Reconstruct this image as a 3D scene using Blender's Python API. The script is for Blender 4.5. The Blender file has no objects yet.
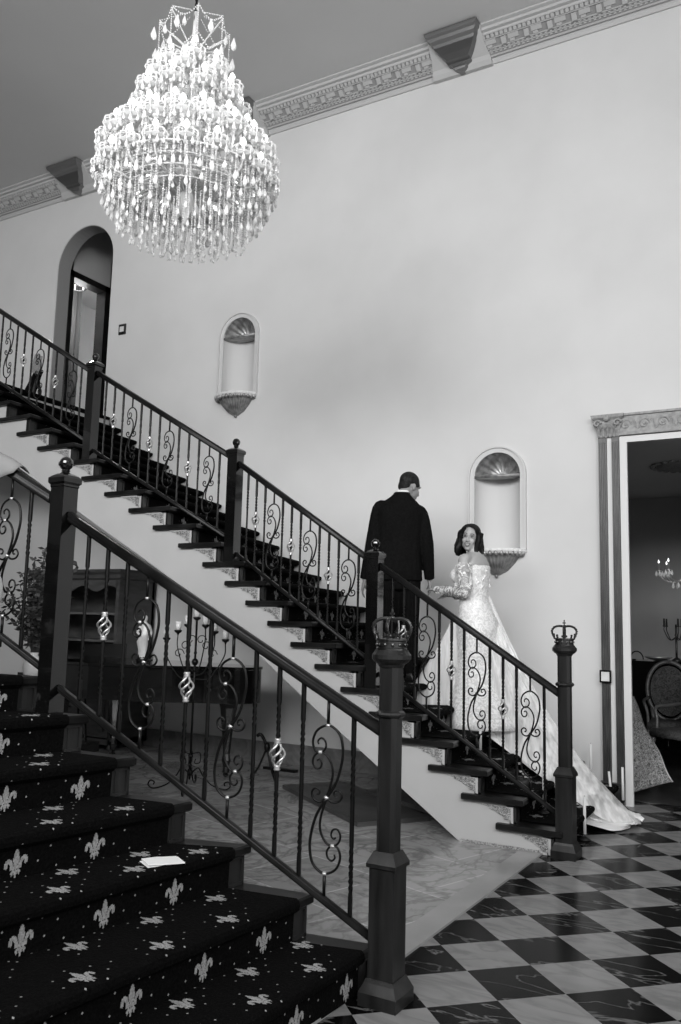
import bpy, bmesh, math, random
from math import sin, cos, pi, radians, sqrt, atan2, floor
from mathutils import Vector, Matrix
random.seed(7)
V = Vector
COL = bpy.context.scene.collection
SC = bpy.context.scene

# ------------------------------------------------------------------ materials
def nmat(name, base, rough=.5, metal=0., coat=0., spec=.5):
    m = bpy.data.materials.new(name); m.use_nodes = True
    b = m.node_tree.nodes['Principled BSDF']
    g = base if isinstance(base, tuple) else (base, base, base)
    b.inputs['Base Color'].default_value = (*g, 1)
    b.inputs['Roughness'].default_value = rough
    b.inputs['Metallic'].default_value = metal
    b.inputs['Coat Weight'].default_value = coat
    b.inputs['Specular IOR Level'].default_value = spec
    return m
def nodes(m): return m.node_tree.nodes, m.node_tree.links, m.node_tree.nodes['Principled BSDF']
def noise_mat(name, c1, c2, scale=3., rough=.5, stretch=(1, 1, 1), detail=6, bump=0., metal=0., lo=.35, hi=.65, dist=0., coat=0., spec=.5, bumpd=.01):
    m = nmat(name, c1, rough, metal, coat, spec); N, L, b = nodes(m)
    tc = N.new('ShaderNodeTexCoord'); mp = N.new('ShaderNodeMapping'); mp.inputs['Scale'].default_value = stretch
    nz = N.new('ShaderNodeTexNoise'); nz.inputs['Scale'].default_value = scale; nz.inputs['Detail'].default_value = detail
    nz.inputs['Distortion'].default_value = dist
    rp = N.new('ShaderNodeValToRGB'); rp.color_ramp.elements[0].position = lo; rp.color_ramp.elements[1].position = hi
    rp.color_ramp.elements[0].color = (c1, c1, c1, 1); rp.color_ramp.elements[1].color = (c2, c2, c2, 1)
    L.new(tc.outputs['Object'], mp.inputs['Vector']); L.new(mp.outputs[0], nz.inputs['Vector'])
    L.new(nz.outputs['Fac'], rp.inputs['Fac']); L.new(rp.outputs['Color'], b.inputs['Base Color'])
    if bump:
        bp = N.new('ShaderNodeBump'); bp.inputs['Strength'].default_value = bump; bp.inputs['Distance'].default_value = bumpd
        L.new(nz.outputs['Fac'], bp.inputs['Height']); L.new(bp.outputs[0], b.inputs['Normal'])
    return m
def vein(N, L, vec, scale, seed, width, dist=1.2):
    """thin meandering lines: 1 on the vein, 0 elsewhere"""
    nz = N.new('ShaderNodeTexNoise'); nz.inputs['Scale'].default_value = scale; nz.inputs['Detail'].default_value = 5
    nz.inputs['Distortion'].default_value = dist; nz.noise_dimensions = '4D'; nz.inputs['W'].default_value = seed
    L.new(vec, nz.inputs['Vector'])
    s = N.new('ShaderNodeMath'); s.operation = 'SUBTRACT'; s.inputs[1].default_value = .5; L.new(nz.outputs['Fac'], s.inputs[0])
    a = N.new('ShaderNodeMath'); a.operation = 'ABSOLUTE'; L.new(s.outputs[0], a.inputs[0])
    mr = N.new('ShaderNodeMapRange'); mr.inputs[1].default_value = 0; mr.inputs[2].default_value = width
    mr.inputs[3].default_value = 1; mr.inputs[4].default_value = 0; L.new(a.outputs[0], mr.inputs[0])
    return mr.outputs[0]
def mixc(N, L, fac, a, b):
    mx = N.new('ShaderNodeMix'); mx.data_type = 'RGBA'
    if isinstance(fac, (int, float)): mx.inputs[0].default_value = fac
    else: L.new(fac, mx.inputs[0])
    for s, i in ((a, 6), (b, 7)):
        if isinstance(s, (int, float)): mx.inputs[i].default_value = (s, s, s, 1)
        else: L.new(s, mx.inputs[i])
    return mx.outputs[2]
TS = .305                                    # floor tile edge
def checker_floor():
    m = nmat('checker marble', .3, .2, spec=.06); N, L, b = nodes(m)
    geo = N.new('ShaderNodeNewGeometry')
    cmb = N.new('ShaderNodeCombineXYZ'); cmb.inputs[2].default_value = .5
    for i, (a, bb) in enumerate(((.70711, -.70711), (.70711, .70711))):
        d = N.new('ShaderNodeVectorMath'); d.operation = 'DOT_PRODUCT'; d.inputs[1].default_value = (a / TS, bb / TS, 0)
        L.new(geo.outputs['Position'], d.inputs[0])
        ad = N.new('ShaderNodeMath'); ad.inputs[1].default_value = -((-1.6614) * a + 3.9312 * bb) / TS + 40
        L.new(d.outputs['Value'], ad.inputs[0]); L.new(ad.outputs[0], cmb.inputs[i])
    ck = N.new('ShaderNodeTexChecker'); ck.inputs['Scale'].default_value = 1
    L.new(cmb.outputs[0], ck.inputs['Vector'])
    fl = N.new('ShaderNodeVectorMath'); fl.operation = 'FLOOR'; L.new(cmb.outputs[0], fl.inputs[0])
    wn = N.new('ShaderNodeTexWhiteNoise'); wn.noise_dimensions = '3D'; L.new(fl.outputs[0], wn.inputs['Vector'])
    # every tile is its own cut of stone
    off = N.new('ShaderNodeVectorMath'); off.operation = 'MULTIPLY_ADD'; off.inputs[1].default_value = (7, 7, 7)
    L.new(wn.outputs['Color'], off.inputs[0]); L.new(geo.outputs['Position'], off.inputs[2])
    st = N.new('ShaderNodeVectorMath'); st.operation = 'MULTIPLY'; st.inputs[1].default_value = (3., 8., 4); L.new(off.outputs[0], st.inputs[0])
    v1 = vein(N, L, st.outputs[0], .55, 1, .012, .8); v2 = vein(N, L, st.outputs[0], .8, 5, .06)
    nz = N.new('ShaderNodeTexNoise'); nz.inputs['Scale'].default_value = 1.3; L.new(st.outputs[0], nz.inputs['Vector'])
    msk = N.new('ShaderNodeMath'); msk.operation = 'MULTIPLY'; L.new(v1, msk.inputs[0]); L.new(nz.outputs['Fac'], msk.inputs[1])
    black = mixc(N, L, msk.outputs[0], .003, .22)
    m2 = N.new('ShaderNodeMath'); m2.operation = 'MULTIPLY'; m2.inputs[1].default_value = .35; L.new(v2, m2.inputs[0])
    w0 = mixc(N, L, nz.outputs['Fac'], .15, .27)
    white = mixc(N, L, m2.outputs[0], w0, .09)
    # thin joint between the tiles
    L.new(mixc(N, L, ck.outputs['Fac'], white, black), b.inputs['Base Color'])
    ck.inputs['Color1'].default_value = (1, 1, 1, 1); ck.inputs['Color2'].default_value = (0, 0, 0, 1)
    return m
def slab_floor():
    m = nmat('veined marble slabs', .3, .22); N, L, b = nodes(m)
    geo = N.new('ShaderNodeNewGeometry')
    br = N.new('ShaderNodeTexBrick'); br.inputs['Scale'].default_value = 1.; br.offset = .5
    br.inputs['Brick Width'].default_value = .62; br.inputs['Row Height'].default_value = .62; br.inputs['Mortar Size'].default_value = .006
    br.inputs['Color1'].default_value = (.25, .25, .25, 1); br.inputs['Color2'].default_value = (.35, .35, .35, 1); br.inputs['Mortar'].default_value = (.46, .46, .46, 1)
    mp = N.new('ShaderNodeMapping'); mp.inputs['Rotation'].default_value = (0, 0, .32); L.new(geo.outputs['Position'], mp.inputs['Vector']); L.new(mp.outputs[0], br.inputs['Vector'])
    v1 = vein(N, L, geo.outputs['Position'], 1.3, 2, .03, 2.); v2 = vein(N, L, geo.outputs['Position'], 3.1, 8, .05, 1.5)
    f1 = N.new('ShaderNodeMath'); f1.operation = 'MULTIPLY'; f1.inputs[1].default_value = .7; L.new(v1, f1.inputs[0])
    f2 = N.new('ShaderNodeMath'); f2.operation = 'MULTIPLY'; f2.inputs[1].default_value = .45; L.new(v2, f2.inputs[0])
    c = mixc(N, L, f1.outputs[0], br.outputs['Color'], .11)
    L.new(mixc(N, L, f2.outputs[0], c, .13), b.inputs['Base Color'])
    return m
def lace(name, c=.85, alpha=.72, scale=60.):
    m = nmat(name, c, .7); N, L, b = nodes(m)
    tc = N.new('ShaderNodeTexCoord')
    vo = N.new('ShaderNodeTexVoronoi'); vo.inputs['Scale'].default_value = scale; vo.feature = 'DISTANCE_TO_EDGE'; L.new(tc.outputs['Object'], vo.inputs['Vector'])
    nz = N.new('ShaderNodeTexNoise'); nz.inputs['Scale'].default_value = 16; nz.inputs['Distortion'].default_value = 2.; L.new(tc.outputs['Object'], nz.inputs['Vector'])
    mr = N.new('ShaderNodeMapRange'); mr.inputs[1].default_value = .46; mr.inputs[2].default_value = .56; mr.inputs[3].default_value = alpha; mr.inputs[4].default_value = 1.
    L.new(nz.outputs['Fac'], mr.inputs[0]); L.new(mr.outputs[0], b.inputs['Alpha'])
    mr2 = N.new('ShaderNodeMapRange'); mr2.inputs[1].default_value = .4; mr2.inputs[2].default_value = .6; mr2.inputs[3].default_value = c * .55; mr2.inputs[4].default_value = c
    L.new(nz.outputs['Fac'], mr2.inputs[0]); L.new(mr2.outputs[0], b.inputs['Base Color'])
    return m
M = {}
M['wall'] = noise_mat('painted plaster', .60, .66, 1.2, .85, bump=.25, bumpd=.004, lo=.3, hi=.7)
M['ceil'] = noise_mat('grey ceiling paint', .62, .66, .8, .9, lo=.3, hi=.7)
M['trimw'] = nmat('cream cornice paint', .5, .6)
M['trimg'] = nmat('cornice recess shade', .30, .7)  # shade between the ornaments put into a darker colour
M['white'] = nmat('white gloss paint', .68, .5)
M['jamb'] = nmat('white door jamb paint', .66, .5)
M['wood'] = noise_mat('black stained wood', .004, .014, 6., .3, (1, 1, 1), 4, lo=.3, hi=.7, spec=.16)
M['woodp'] = noise_mat('dark walnut newel wood', .005, .02, 3., .32, (6, 6, .8), 6, lo=.3, hi=.7, spec=.28)
M['panel'] = noise_mat('dark walnut panel', .008, .024, 3., .35, (4, 4, .7), 6, lo=.3, hi=.7, spec=.35)
M['carpet'] = noise_mat('black carpet pile', .0015, .004, 90., 1., bump=.6, lo=.3, hi=.7, spec=.05)
M['fleur'] = noise_mat('woven grey fleur motif', .16, .34, 120., 1., lo=.3, hi=.7, spec=.05)
M['iron'] = nmat('black wrought iron', .004, .36, .0, spec=.2)
M['cloth'] = nmat('greyish cotton', .2, .9)
M['silver'] = nmat('bright worn metal', .55, .35, .7)
M['pewter'] = noise_mat('pewter crown metal', .02, .10, 18., .3, metal=.8, lo=.4, hi=.65)
M['shell'] = noise_mat('silver leaf shell', .20, .42, 14., .4, metal=.5, lo=.35, hi=.65)
M['gun'] = nmat('dark silver paint', .2, .3, .7)
M['nichew'] = nmat('niche paint', .58, .7)
M['relief'] = noise_mat('carved bracket mottle', .12, .42, 60., .7, bump=.8, dist=2.5, lo=.44, hi=.56)  # pale-to-dark mottling and bumps from one noise
M['plaster'] = noise_mat('pale stringer plaster', .38, .43, 2., .8, lo=.3, hi=.7)
M['checker'] = checker_floor(); M['slab'] = slab_floor()
M['border'] = noise_mat('pale marble border', .27, .33, 3., .2, lo=.3, hi=.7)
M['basem'] = noise_mat('grey marble skirting', .14, .22, 5., .3, dist=2.)
M['fluted'] = noise_mat('dark fluted marble', .02, .08, 5., .35, (3, 3, .6), 6, lo=.3, hi=.7, dist=1.)
M['frieze'] = noise_mat('grey frieze', .24, .36, 30., .6, bump=.3)
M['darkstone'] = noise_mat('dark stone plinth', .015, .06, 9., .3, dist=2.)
M['black'] = nmat('black lacquer', .003, .12, coat=.6, spec=.5)
M['blackm'] = nmat('matt black', .01, .6)
M['suit'] = noise_mat('black suit wool', .0045, .008, 60., .9, spec=.03)
M['skin'] = noise_mat('skin', .34, .40, 8., .5)
M['skinm'] = noise_mat('skin of the man', .22, .28, 8., .5)
M['hair'] = noise_mat('dark brown hair', .003, .012, 22., .5, (5, 5, .6), lo=.35, hi=.7, spec=.15)
M['hairm'] = noise_mat('short dark hair', .006, .025, 60., .6, lo=.35, hi=.7, spec=.15)
M['lips'] = nmat('lips', .10, .4); M['teeth'] = nmat('teeth', .75, .3); M['eye'] = nmat('eye dark', .015, .2); M['eyew'] = nmat('eye white', .55, .3)
M['satin'] = noise_mat('ivory satin and lace', .62, .86, 26., .6, dist=2., lo=.42, hi=.58, bump=.15)
M['satins'] = noise_mat('ivory satin', .74, .84, 5., .5)
M['lace'] = lace('sheer lace', .85, .35)
M['shirt'] = nmat('white cotton', .7, .8)
M['candle'] = nmat('white wax', .75, .5)
M['paper'] = nmat('white paper', .8, .7)
M['ceramic'] = noise_mat('white ceramic', .5, .7, 6., .3)
M['leaf'] = noise_mat('dark leaves', .012, .05, 20., .6)
M['flower'] = noise_mat('pale petals', .3, .6, 40., .8)
M['oak'] = noise_mat('chair wood', .05, .12, 8., .4, (1, 1, 5), lo=.3, hi=.7)
M['hutch'] = noise_mat('dark cabinet wood', .03, .07, 5., .45, (1, 1, 4), lo=.3, hi=.7)
M['fabric'] = noise_mat('patterned seat fabric', .02, .09, 26., .9, dist=2.)
M['rug'] = noise_mat('woven rug', .05, .42, 34., .95, dist=3., lo=.4, hi=.6)
M['fringe'] = nmat('pale rug edge', .5, .9)
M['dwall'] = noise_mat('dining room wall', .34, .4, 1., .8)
M['lining'] = nmat('arch reveal shade grey', .26, .7)  # shade of the arch reveal put into a darker grey
M['hallwall'] = nmat('hall wall', .7, .8)
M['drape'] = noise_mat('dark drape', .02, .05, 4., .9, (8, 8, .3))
def glassy(name, base, trans, rough):
    m = nmat(name, base, rough); b = m.node_tree.nodes['Principled BSDF']
    b.inputs['Transmission Weight'].default_value = trans; b.inputs['IOR'].default_value = 1.5
    return m
M['crystal'] = glassy('cut crystal', .97, .3, .1)
M['glass'] = glassy('frosted votive glass', .95, .35, .12)
def emis(name, s, c=.9):
    m = nmat(name, c, .5); b = m.node_tree.nodes['Principled BSDF']
    b.inputs['Emission Color'].default_value = (1, 1, 1, 1); b.inputs['Emission Strength'].default_value = s
    return m
M['bulb'] = emis('lit bulb', 3.2)
M['bulbdim'] = emis('dim lit bulb', 1.6)
def veil_mat():
    m = nmat('veil tulle', .88, .9); N, L, b = nodes(m)
    tc = N.new('ShaderNodeTexCoord'); mp = N.new('ShaderNodeMapping'); mp.inputs['Scale'].default_value = (9, 9, .6)
    nz = N.new('ShaderNodeTexNoise'); nz.inputs['Scale'].default_value = 2.2; L.new(tc.outputs['Object'], mp.inputs[0]); L.new(mp.outputs[0], nz.inputs['Vector'])
    mr = N.new('ShaderNodeMapRange'); mr.inputs[1].default_value = .35; mr.inputs[2].default_value = .65; mr.inputs[3].default_value = .4; mr.inputs[4].default_value = .78
    L.new(nz.outputs['Fac'], mr.inputs[0]); L.new(mr.outputs[0], b.inputs['Alpha'])
    return m
M['veil'] = veil_mat()

# ------------------------------------------------------------------ objects
WL = {}                                          # world location of every object made here
def wl(o): return WL.get(o, V((0, 0, 0)))
def obj(name, bm, m, parent=None, smooth=False, loc=None, label=None):
    """link a bmesh (world coordinates unless loc is given) as one mesh object"""
    me = bpy.data.meshes.new(name)
    if isinstance(bm, bpy.types.Mesh): me = bm
    else:
        bmesh.ops.recalc_face_normals(bm, faces=bm.faces)
        bm.to_mesh(me); bm.free()
    for x in (m if isinstance(m, (list, tuple)) else [m]): me.materials.append(M[x])
    if smooth: me.polygons.foreach_set('use_smooth', [True] * len(me.polygons))
    o = bpy.data.objects.new(name, me); COL.objects.link(o)
    if loc is None:
        P = wl(parent) if parent else V((0, 0, 0))
        if P.length: me.transform(Matrix.Translation(-P))
        WL[o] = P.copy()
    else:
        P = wl(parent) if parent else V((0, 0, 0))
        o.location = V(loc) - P; WL[o] = V(loc)
    o.parent = parent
    if label: o['label'] = label
    return o
def thing(name, label, cat, loc=(0, 0, 0), group=None):
    o = bpy.data.objects.new(name, None); COL.objects.link(o); o.location = loc; WL[o] = V(loc)
    o.empty_display_size = .1
    o['label'] = label; o['category'] = cat
    if group: o['group'] = group
    return o
def tag(o, label, cat, group=None):
    o['label'] = label; o['category'] = cat
    if group: o['group'] = group
    return o
def struct(name, bm, m, parent=None, smooth=False):
    o = obj(name, bm, m, parent, smooth)
    if not parent: o['kind'] = 'structure'
    return o
def dup(o, loc=None, parent=None, deep=True, rot=None, scale=None):
    """copy an object, and copies of its children, with shared mesh data"""
    c = o.copy(); COL.objects.link(c)
    c.parent = parent
    if loc is not None:
        c.location = V(loc) - (wl(parent) if parent else V((0, 0, 0))); WL[c] = V(loc)
    else: WL[c] = wl(parent) + c.location if parent else c.location.copy()
    if rot is not None: c.rotation_euler = rot
    if scale is not None: c.scale = scale
    if deep:
        for ch in list(o.children):
            dup(ch, None, c)
    return c

# ------------------------------------------------------------------ bmesh helpers
def B(): return bmesh.new()
def box(bm, x0, x1, y0, y1, z0, z1, mi=0, mat=None):
    vs = [bm.verts.new((x, y, z)) for z in (z0, z1) for y in (y0, y1) for x in (x0, x1)]
    if mat is not None:
        for v in vs: v.co = mat @ v.co
    for f in ((0, 1, 3, 2), (4, 6, 7, 5), (0, 4, 5, 1), (2, 3, 7, 6), (0, 2, 6, 4), (1, 5, 7, 3)):
        bm.faces.new([vs[i] for i in f]).material_index = mi
    return vs
def cbox(bm, c, s, mi=0, mat=None): return box(bm, c[0]-s[0]/2, c[0]+s[0]/2, c[1]-s[1]/2, c[1]+s[1]/2, c[2]-s[2]/2, c[2]+s[2]/2, mi, mat)
def loft(bm, rings, caps=True, mi=0, closed=True):
    R = [[bm.verts.new(p) for p in r] for r in rings]; n = len(R[0])
    for a, b in zip(R, R[1:]):
        for i in range(n if closed else n - 1):
            j = (i + 1) % n
            try: bm.faces.new((a[i], a[j], b[j], b[i])).material_index = mi
            except ValueError: pass
    if caps and closed:
        for r in (R[0], R[-1]):
            try: bm.faces.new(r).material_index = mi
            except ValueError: pass
    return R
def lathe(bm, prof, c=(0, 0, 0), n=16, mi=0, ph=0, sx=1, sy=1):
    rings = [[(c[0] + sx * r * cos(2*pi*i/n + ph), c[1] + sy * r * sin(2*pi*i/n + ph), c[2] + z) for i in range(n)] for r, z in prof]
    loft(bm, rings, True, mi)
def sq(bm, prof, c, mi=0):                       # square-section turned profile (half width, z)
    lathe(bm, [(r * sqrt(2), z) for r, z in prof], c, 4, mi, pi/4)
def tube(bm, pts, rad, n=8, mi=0, caps=True, ell=None):
    pts = [V(p) for p in pts]; k = len(pts)
    rads = [rad] * k if isinstance(rad, (int, float)) else list(rad)
    T = [(pts[min(i+1, k-1)] - pts[max(i-1, 0)]).normalized() for i in range(k)]
    u = T[0].orthogonal().normalized()
    if ell is not None: u = (V(ell) - T[0] * V(ell).dot(T[0])).normalized()
    rings = []
    for i in range(k):
        u = (u - T[i] * u.dot(T[i])).normalized()
        w = T[i].cross(u); r = rads[i]; ra, rb = (r, r) if isinstance(r, (int, float)) else r
        rings.append([pts[i] + u * ra * cos(2*pi*j/n) + w * rb * sin(2*pi*j/n) for j in range(n)])
    loft(bm, rings, caps, mi)
def ell(bm, c, r, n=12, m=8, mat=None, mi=0):
    rings = []
    for j in range(m + 1):
        t = pi * j / m; s = max(sin(t), .02)
        rr = [V((r[0]*s*cos(2*pi*i/n), r[1]*s*sin(2*pi*i/n), r[2]*cos(t))) for i in range(n)]
        rings.append([(mat @ p if mat else p) + V(c) for p in rr])
    loft(bm, rings, True, mi)
def spline(P, k=8):
    P = [V(p) for p in P]; out = []
    Q = [P[0]*2 - P[1]] + P + [P[-1]*2 - P[-2]]
    for i in range(1, len(Q) - 2):
        a, b, c, d = Q[i-1:i+3]
        for j in range(k):
            t = j / k
            out.append(.5 * ((2*b) + (c-a)*t + (2*a-5*b+4*c-d)*t*t + (3*b-a-3*c+d)*t**3))
    out.append(P[-1]); return out
def prism(bm, poly, axis, a, b, mi=0):
    """extrude a 2D polygon along x / y / z from a to b"""
    def mk(p, w): return {'x': (w, p[0], p[1]), 'y': (p[0], w, p[1]), 'z': (p[0], p[1], w)}[axis]
    A = [bm.verts.new(mk(p, a)) for p in poly]; Bv = [bm.verts.new(mk(p, b)) for p in poly]
    n = len(poly)
    for i in range(n): bm.faces.new((A[i], A[(i+1) % n], Bv[(i+1) % n], Bv[i])).material_index = mi
    bm.faces.new(A).material_index = mi; bm.faces.new(Bv).material_index = mi
def remesh(bm, voxel, smooth=4, fac=.5):
    me = bpy.data.meshes.new('tmp'); bm.to_mesh(me); bm.free()
    o = bpy.data.objects.new('tmp', me); COL.objects.link(o)
    md = o.modifiers.new('r', 'REMESH'); md.mode = 'VOXEL'; md.voxel_size = voxel
    if smooth:
        s = o.modifiers.new('s', 'SMOOTH'); s.iterations = smooth; s.factor = fac
    dg = bpy.context.evaluated_depsgraph_get(); dg.update()
    r = bpy.data.meshes.new_from_object(o.evaluated_get(dg)); bpy.data.objects.remove(o)
    r.materials.clear(); return r
def plate_with_holes(outer, holes, y0, y1):
    """a wall in the XZ plane with holes, from y0 to y1"""
    cu = bpy.data.curves.new('tmp', 'CURVE'); cu.dimensions = '2D'; cu.fill_mode = 'BOTH'
    for poly in [outer] + holes:
        s = cu.splines.new('POLY'); s.points.add(len(poly) - 1)
        for p, q in zip(s.points, poly): p.co = (q[0], q[1], 0, 1)
        s.use_cyclic_u = True
    cu.extrude = abs(y1 - y0) / 2
    o = bpy.data.objects.new('tmp', cu); COL.objects.link(o)
    dg = bpy.context.evaluated_depsgraph_get(); dg.update()
    me = bpy.data.meshes.new_from_object(o.evaluated_get(dg)); bpy.data.objects.remove(o)
    me.transform(Matrix(((1, 0, 0, 0), (0, 0, -1, (y0 + y1) / 2), (0, 1, 0, 0), (0, 0, 0, 1))))
    me.materials.clear(); return me
def arch_poly(xc, hw, z0, zs, n=24, ry=None):
    ry = ry or hw
    return [(xc - hw, z0), (xc + hw, z0)] + [(xc + hw * cos(pi * i / n), zs + ry * sin(pi * i / n)) for i in range(n + 1)]
def lerp(a, b, t): return a + (b - a) * t
def interp(T, k):
    ks = sorted(T)
    if k <= ks[0]: a, b = ks[0], ks[1]
    elif k >= ks[-1]: a, b = ks[-2], ks[-1]
    else:
        b = min(q for q in ks if q >= k); a = max(q for q in ks if q <= k)
        if a == b: return T[a]
    return lerp(T[a], T[b], (k - a) / (b - a))

WY = 7.87                                        # back wall plane
CZ = 7.64                                        # ceiling
# ================================================================== camera
def make_camera():
    p, r, y, f = radians(7.575), radians(1.4605), radians(29.949), 851.2
    fw = V((-sin(y)*cos(p), cos(y)*cos(p), sin(p))); rt = V((cos(y), sin(y), 0)); up = rt.cross(fw)
    R, U = cos(r)*rt + sin(r)*up, -sin(r)*rt + cos(r)*up
    cam = bpy.data.cameras.new('camera'); cam.sensor_fit = 'VERTICAL'; cam.sensor_height = 36; cam.lens = f / 1024 * 36
    cam.clip_end = 200
    o = bpy.data.objects.new('camera', cam); COL.objects.link(o)
    m = Matrix((R, U, -fw)).transposed().to_4x4(); m.translation = V((0, 0, 1.4788)); o.matrix_world = m
    SC.camera = o
make_camera()
# ================================================================== the room
ARX, ARH, ARZ, ARS = -8.69, .53, 4.08, 6.33        # arch centre, half width, floor, spring
DX0, DX1, DZ = -1.60, .45, 3.243                   # dining doorway
NICHES = [(-2.775, 2.235, 2.965), (-5.985, 4.135, 4.865)]
NR = .232
def room():
    holes = [arch_poly(ARX, ARH, ARZ, ARS), [(DX0, -.0), (DX1, -.0), (DX1, DZ), (DX0, DZ)]]
    for xc, z0, zs in NICHES: holes.append(arch_poly(xc, NR, z0 + .01, zs))
    # the doorway reaches the floor: cut it into the outline
    outer = [(-14, -.02), (DX0, -.02), (DX0, DZ), (DX1, DZ), (DX1, -.02), (4.5, -.02), (4.5, CZ), (-14, CZ)]
    me = plate_with_holes(outer, [holes[0]] + holes[2:], WY, WY + .22)
    struct('wall_back', me, 'wall')
    b = B(); box(b, -14, 4.5, -5, WY + .3, CZ, CZ + .1); struct('ceiling', b, 'ceil')
    b = B(); box(b, -1.735, 4.5, -5, WY + .24, -.1, 0); struct('floor', b, 'checker')
    b = B(); box(b, -14, -1.885, -5, WY + .24, -.1, .006); struct('floor', b, 'slab')
    b = B(); box(b, -1.885, -1.735, -5, WY, -.1, .012); struct('trim_1', b, 'border')
    b = B(); box(b, -14.2, -14, -5, WY + .22, -.02, CZ); struct('wall_left', b, 'wall')
    # right wall with tall windows that light the hall
    b = B()
    for x0, x1, z0, z1 in ((-5, -3.6, 0, CZ), (-1.6, -.6, 0, CZ), (1.4, 2.4, 0, CZ), (4.4, 5.2, 0, CZ), (7.2, WY + .22, 0, CZ)):
        box(b, 4.5, 4.75, x0, x1, z0, z1)
    for y0, y1 in ((-3.6, -1.6), (-.6, 1.4), (2.4, 4.4), (5.2, 7.2)):
        box(b, 4.5, 4.75, y0, y1, 0, .3); box(b, 4.5, 4.75, y0, y1, 4.2, CZ)
    struct('wall_right', b, 'wall')
    for i, (y0, y1) in enumerate(((-3.6, -1.6), (-.6, 1.4), (2.4, 4.4), (5.2, 7.2))):
        b = B()
        for y in (y0, (y0 + y1) / 2 - .03, y1 - .06): box(b, 4.58, 4.66, y, y + .06, .3, 4.2)
        for z in (.3, 2.9, 4.14): box(b, 4.585, 4.655, y0, y1, z, z + .06)
        struct('window_%d' % (i + 1), b, 'white')
    # marble skirting under the stair
    b = B(); box(b, -14, -1.9, WY - .02, WY, 0, .2); box(b, -14, -1.9, WY - .032, WY, .18, .21)
    struct('baseboard_back', b, 'basem')
    # niches: half-round recess
    for i, (xc, z0, zs) in enumerate(NICHES):
        n = thing('wall_niche', ('arched white wall niche with silver scallop shell hood, lower one behind the bride' if i == 0 else
                  'arched white wall niche with silver scallop shell hood, upper one below the chandelier'), 'niche', (xc, WY, z0), 'shell niches on the back wall')
        b = B(); ns = 14
        for (za, zb) in ((z0, zs),):
            ra = [(xc - NR * cos(pi*j/ns), WY + .01 + .2 * sin(pi*j/ns)) for j in range(ns + 1)]
            loft(b, [[(x, y, za) for x, y in ra], [(x, y, zb) for x, y in ra]], False, closed=False)
            vs = [b.verts.new((x, y, za)) for x, y in ra]; b.faces.new(vs)
        obj('niche_recess', b, 'nichew', n, True)
        # fluted hood: quarter sphere with radiating ribs
        b = B(); rings = []
        NA, NB = 66, 10
        for q in range(NB + 1):
            s = q / NB; ring = []
            for j in range(NA + 1):
                a = pi * j / NA; fl = 1 + .05 * abs(sin(a * 8.5)) - .05
                el = s * pi / 2; r = NR * fl * (1.0 if q else 1.0)
                # radiates from a hub low at the back of the shell
                hub = V((xc, WY + .16, zs + .015))
                rim = V((xc - r * 1.0 * cos(a), WY - .008, zs + r * 1.0 * sin(a)))
                mid = V((xc - r * .62 * cos(a), WY + .2, zs + r * .68 * sin(a)))
                d = 1 + .0
                p = hub * (1-s)**2 + mid * 2*s*(1-s) + rim * s*s
                p.y += .016 * abs(sin(a * 8.5)) * s
                ring.append(p)
            rings.append(ring)
        loft(b, rings, False, closed=False)
        box(b, xc - NR, xc + NR, WY - .012, WY + .17, zs - .012, zs + .012)
        obj('shell_hood', b, 'shell', n, True)
        # raised architrave round the opening
        b = B()
        for r1, r2, y in ((NR + .045, NR + .062, .030), (NR + .0, NR + .045, .012)):
            o1 = [(xc - r2, z0)] + [(xc - r2*cos(pi*j/24), zs + r2*sin(pi*j/24)) for j in range(25)] + [(xc + r2, z0)]
            i1 = [(xc - r1, z0)] + [(xc - r1*cos(pi*j/24), zs + r1*sin(pi*j/24)) for j in range(25)] + [(xc + r1, z0)]
            rg = [[(o[0], WY - .001, o[1]), (o[0], WY - y, o[1]), (q[0], WY - y, q[1]), (q[0], WY - .001, q[1])] for o, q in zip(o1, i1)]
            loft(b, rg, True)
        obj('niche_frame', b, 'nichew', n)
        # bracket: scalloped shelf above a fluted bowl
        b = B()
        def halfring(r, ry, z, fl=0, m=17, amp=.1, N=68):
            return [(xc - r*(1 + fl*amp*abs(cos(pi*j/N*m)))*cos(pi*j/N), WY - .001 - ry*(1 + fl*amp*abs(cos(pi*j/N*m)))*sin(pi*j/N), z) for j in range(N+1)]
        loft(b, [halfring(.0, .0, z0 - .245), halfring(.03, .025, z0 - .24, 1), halfring(.10, .08, z0 - .2, 1), halfring(.17, .13, z0 - .12, 1), halfring(.215, .17, z0 - .045, 1)], False, closed=False)
        ell(b, (xc, WY - .02, z0 - .25), (.02, .02, .02), 8, 6)
        obj('bracket_bowl', b, 'shell', n, True)
        b = B()
        loft(b, [halfring(.26, .19, z0 - .045, 1, 15, .06), halfring(.285, .21, z0 - .02, 1, 15, .05), halfring(.29, .215, z0 + .004, 0)], True, closed=False)
        vs = [b.verts.new(p) for p in halfring(.29, .215, z0 + .004)]; b.faces.new(vs)
        vs = [b.verts.new(p) for p in halfring(.27, .2, z0 - .045)]; b.faces.new(vs)
        obj('bracket_shelf', b, 'white' if i == 0 else 'white', n)
        b = B()
        for j in range(15):
            a = pi * (j + .5) / 15
            ell(b, (xc - .262*cos(a), WY - .2*sin(a) - .002, z0 - .04), (.022, .022, .028), 8, 6)
        obj('shelf_scallops', b, 'shell', n, True)
room()
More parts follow.
